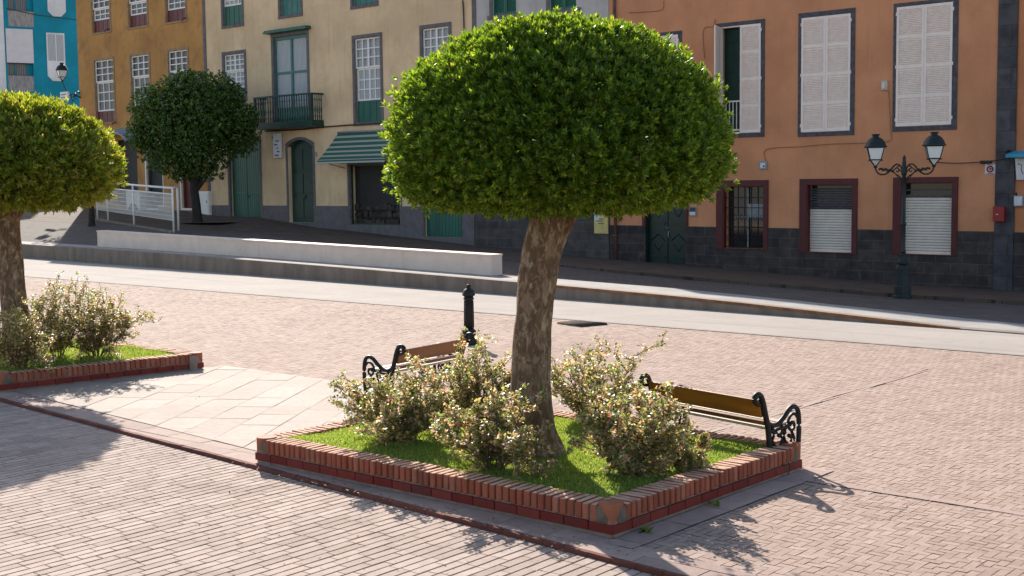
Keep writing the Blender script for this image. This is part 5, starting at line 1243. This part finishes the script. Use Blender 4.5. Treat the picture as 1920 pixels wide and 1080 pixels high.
trunk_mesh([(0, 0, -.1), (0, 0, .3), (-.05, 0, 1.1), (-.1, .0, 1.7), (0.05, 0, 2.4)], [.27, .23, .2, .2, .17], seed=5, sub=5).build('trunk', 'bark_dark', e)
lm = MB()
for (x, z, rr) in ((-.9, 3.2, .10), (1.1, 3.1, .13), (.4, 3.8, .1), (-.4, 3.9, .09)): lm.tube(smooth_path([(-.08, 0, 1.5), (x * .35, .1, 2.1), (x, 0, z)], 5), [rr * 1.2 - .006 * i for i in range(11)], 8)
lm.build('limbs', 'bark_dark', e)
# bed of red earth at its foot
q = MB(); n = 20; q.add([(1.3 * math.cos(2 * PI * i / n) + .5, 1.0 * math.sin(2 * PI * i / n), .03) for i in range(n)], [tuple(range(n))]); q.build('earth_bed', plain('red_earth', (.10, .045, .03), .95, .3, 4, .4, 20), e)
# slim tree whose crown hides behind the left topiary
ts = LOFT(172, 424); s = ts.y / FPX; e = empty('slim_tree', ts, 0, 'slim dark trunk standing behind the left topiary crown near the railing', 'tree')
trunk_mesh([(0, 0, -.1), (0, 0, .2), (.02, 0, .8), (0, 0, 1.6), (.05, 0, 2.6)], [.24, .16, .12, .11, .1], seed=9).build('trunk', 'bark_dark', e)
m = MB(); r = random.Random(5)
for i in range(500):
    d = rv(r); p = Vector((-.9, 0, 3.1)) + Vector((d.x * 1.3, d.y * 1.2, d.z * .9)) * r.random() ** .4
    for j in range(3): leaf(m, p, (d + rv(r)).normalized(), .16, .035, d)
m.build('crown', 'leaf_dark', e)

# ------------------------------------------------------------------ rose bushes
def rose(label, base, h_, rad, nst, seed, dens=1.0, lean=(0, 0), tall=0):
    e = empty('rose_bush', base, 0, label, 'bush', 'rose bushes in the planters'); r = random.Random(seed); tw = MB(); lf = MB()
    def twig(p, d, ln, rr, depth):
        pts = [p]; n = 5
        for i in range(n):
            d = (d + rv(r) * .28 + Vector((0, 0, -.05 if depth == 0 else .04))).normalized(); pts.append(pts[-1] + d * ln / n)
        tw.tube(pts, [rr * (1 - .12 * i) for i in range(n + 1)], 4, False)
        for i in range(1, n + 1):
            q = pts[i]
            if depth < 2:
                for _ in range(2 if depth == 0 else 1):
                    if r.random() < .85: twig(q, (d * .6 + rv(r) * .9 + Vector((0, 0, .25))).normalized(), ln * r.uniform(.32, .5), rr * .6, depth + 1)
            if depth >= 1 or i >= 3:
                for _ in range(int((3 + 3 * r.random()) * dens)):
                    dd = rv(r); dd.z = dd.z * .7 + .1; dd.normalize(); st_ = q + rv(r) * .025
                    sz = r.uniform(.028, .052); leaf(lf, st_, dd, sz, sz * .32, (Vector((0, 0, 1)) + rv(r) * .7).normalized(), .2)
        if depth == 1 and r.random() < .06:
            pe = MB()
            for _ in range(8): leaf(pe, rv(r) * .006, rv(r), .036, .014, Vector((0, 0, 1)), .4)
            fo = pe.build('flower', 'petal', e); fo.location = pts[-1]
    for k in range(nst):
        a = 2 * PI * k / nst + r.uniform(-.4, .4); o = r.uniform(.35, 1.25) * rad / h_
        d = Vector((math.cos(a) * o + lean[0], math.sin(a) * o + lean[1], 1)).normalized()
        L_ = h_ * r.uniform(.75, 1.05) * (1.0 if k >= tall else 1.25) * math.sqrt(1 + o * o * .6)
        twig(Vector((math.cos(a) * .05, math.sin(a) * .05, -.03)), d, L_, .010, 0)
    tw.build('twigs', 'twig', e); lf.build('foliage', 'rose', e)
    return e
def rb_(label, px, py, hpx, rpx, nst, seed, z=.26, **k):
    p = G(px, py, z); s = p.y / FPX; return rose(label, p, hpx * s, rpx * s, nst, seed, **k)
rb_('dense twiggy rose bush at the left end of the near planter before the reddish bench', 752, 828, 102, 74, 15, 31, dens=1.05)
rb_('rose bush behind the others beside the trunk, reaching up before the bollard', 880, 796, 122, 80, 13, 32, dens=1.0)
rb_('low rose bush in front of the topiary trunk at the middle of the lawn', 930, 878, 112, 62, 12, 33, dens=1.0)
rb_('tall open rose bush right of the topiary trunk with bare stems on top', 1106, 790, 108, 68, 12, 34, dens=.9, tall=4)
rb_('spreading rose bush at the front right of the near planter with pinkish tips', 1178, 888, 112, 74, 16, 35, dens=1.1)
rb_('rose bush at the right end of the left planter, clear of the trunk', 182, 670, 90, 54, 13, 36, dens=1.0)
rb_('tall loose rose bush just right of the left topiary trunk', 108, 670, 106, 48, 11, 37, dens=.9, tall=3)
rb_('dark rose bush round the foot of the left topiary trunk', 40, 690, 96, 64, 13, 38, dens=1.0)
rb_('small low rose sprig near the right corner of the near planter', 1290, 880, 45, 36, 6, 39, dens=.7)
r = random.Random(77); m = MB()
for i in range(260):
    q = SN(r.gauss(-.5, 3.2), r.uniform(-2.2, 6), .012)
    if r.random() < .5: q = SN(r.uniform(-.4, 5), r.uniform(-.30, -.05) if r.random() < .7 else r.uniform(-2, -.4), .016)
    if not seen(q): continue
    d = Vector((r.uniform(-1, 1), r.uniform(-1, 1), r.uniform(.0, .35))).normalized(); leaf(m, q, d, r.uniform(.02, .05), r.uniform(.005, .011), Vector((0, 0, 1)), .4)
tag(m.build('fallen_leaves', leafmat('dry_leaves', ((0, (.10, .05, .025)), (.6, (.18, .10, .05)), (1, (.26, .18, .09))), .7, .15)), 'dry fallen leaves scattered over the paving round the near planter', 'leaves', None, 'stuff')
# weeds along the wall foot
def weed(label, px, py, k, seed):
    p = G(px, py, .01); r = random.Random(seed); m = MB()
    for i in range(k):
        d = rv(r); d.z = abs(d.z) * .8 + .15; leaf(m, Vector((r.uniform(-.05, .05), r.uniform(-.03, .03), 0)), d.normalized(), r.uniform(.04, .09), .012, Vector((0, 0, 1)))
    o = m.build('weed', 'leaf', None); o.location = p; return tag(o, label, 'weed', 'weeds at the planter foot')
weed('tuft of weeds at the foot of the near planter beside its front corner', 1212, 998, 26, 1)
weed('small weed at the foot of the near planter wall, midway along the right side', 1340, 948, 16, 2)
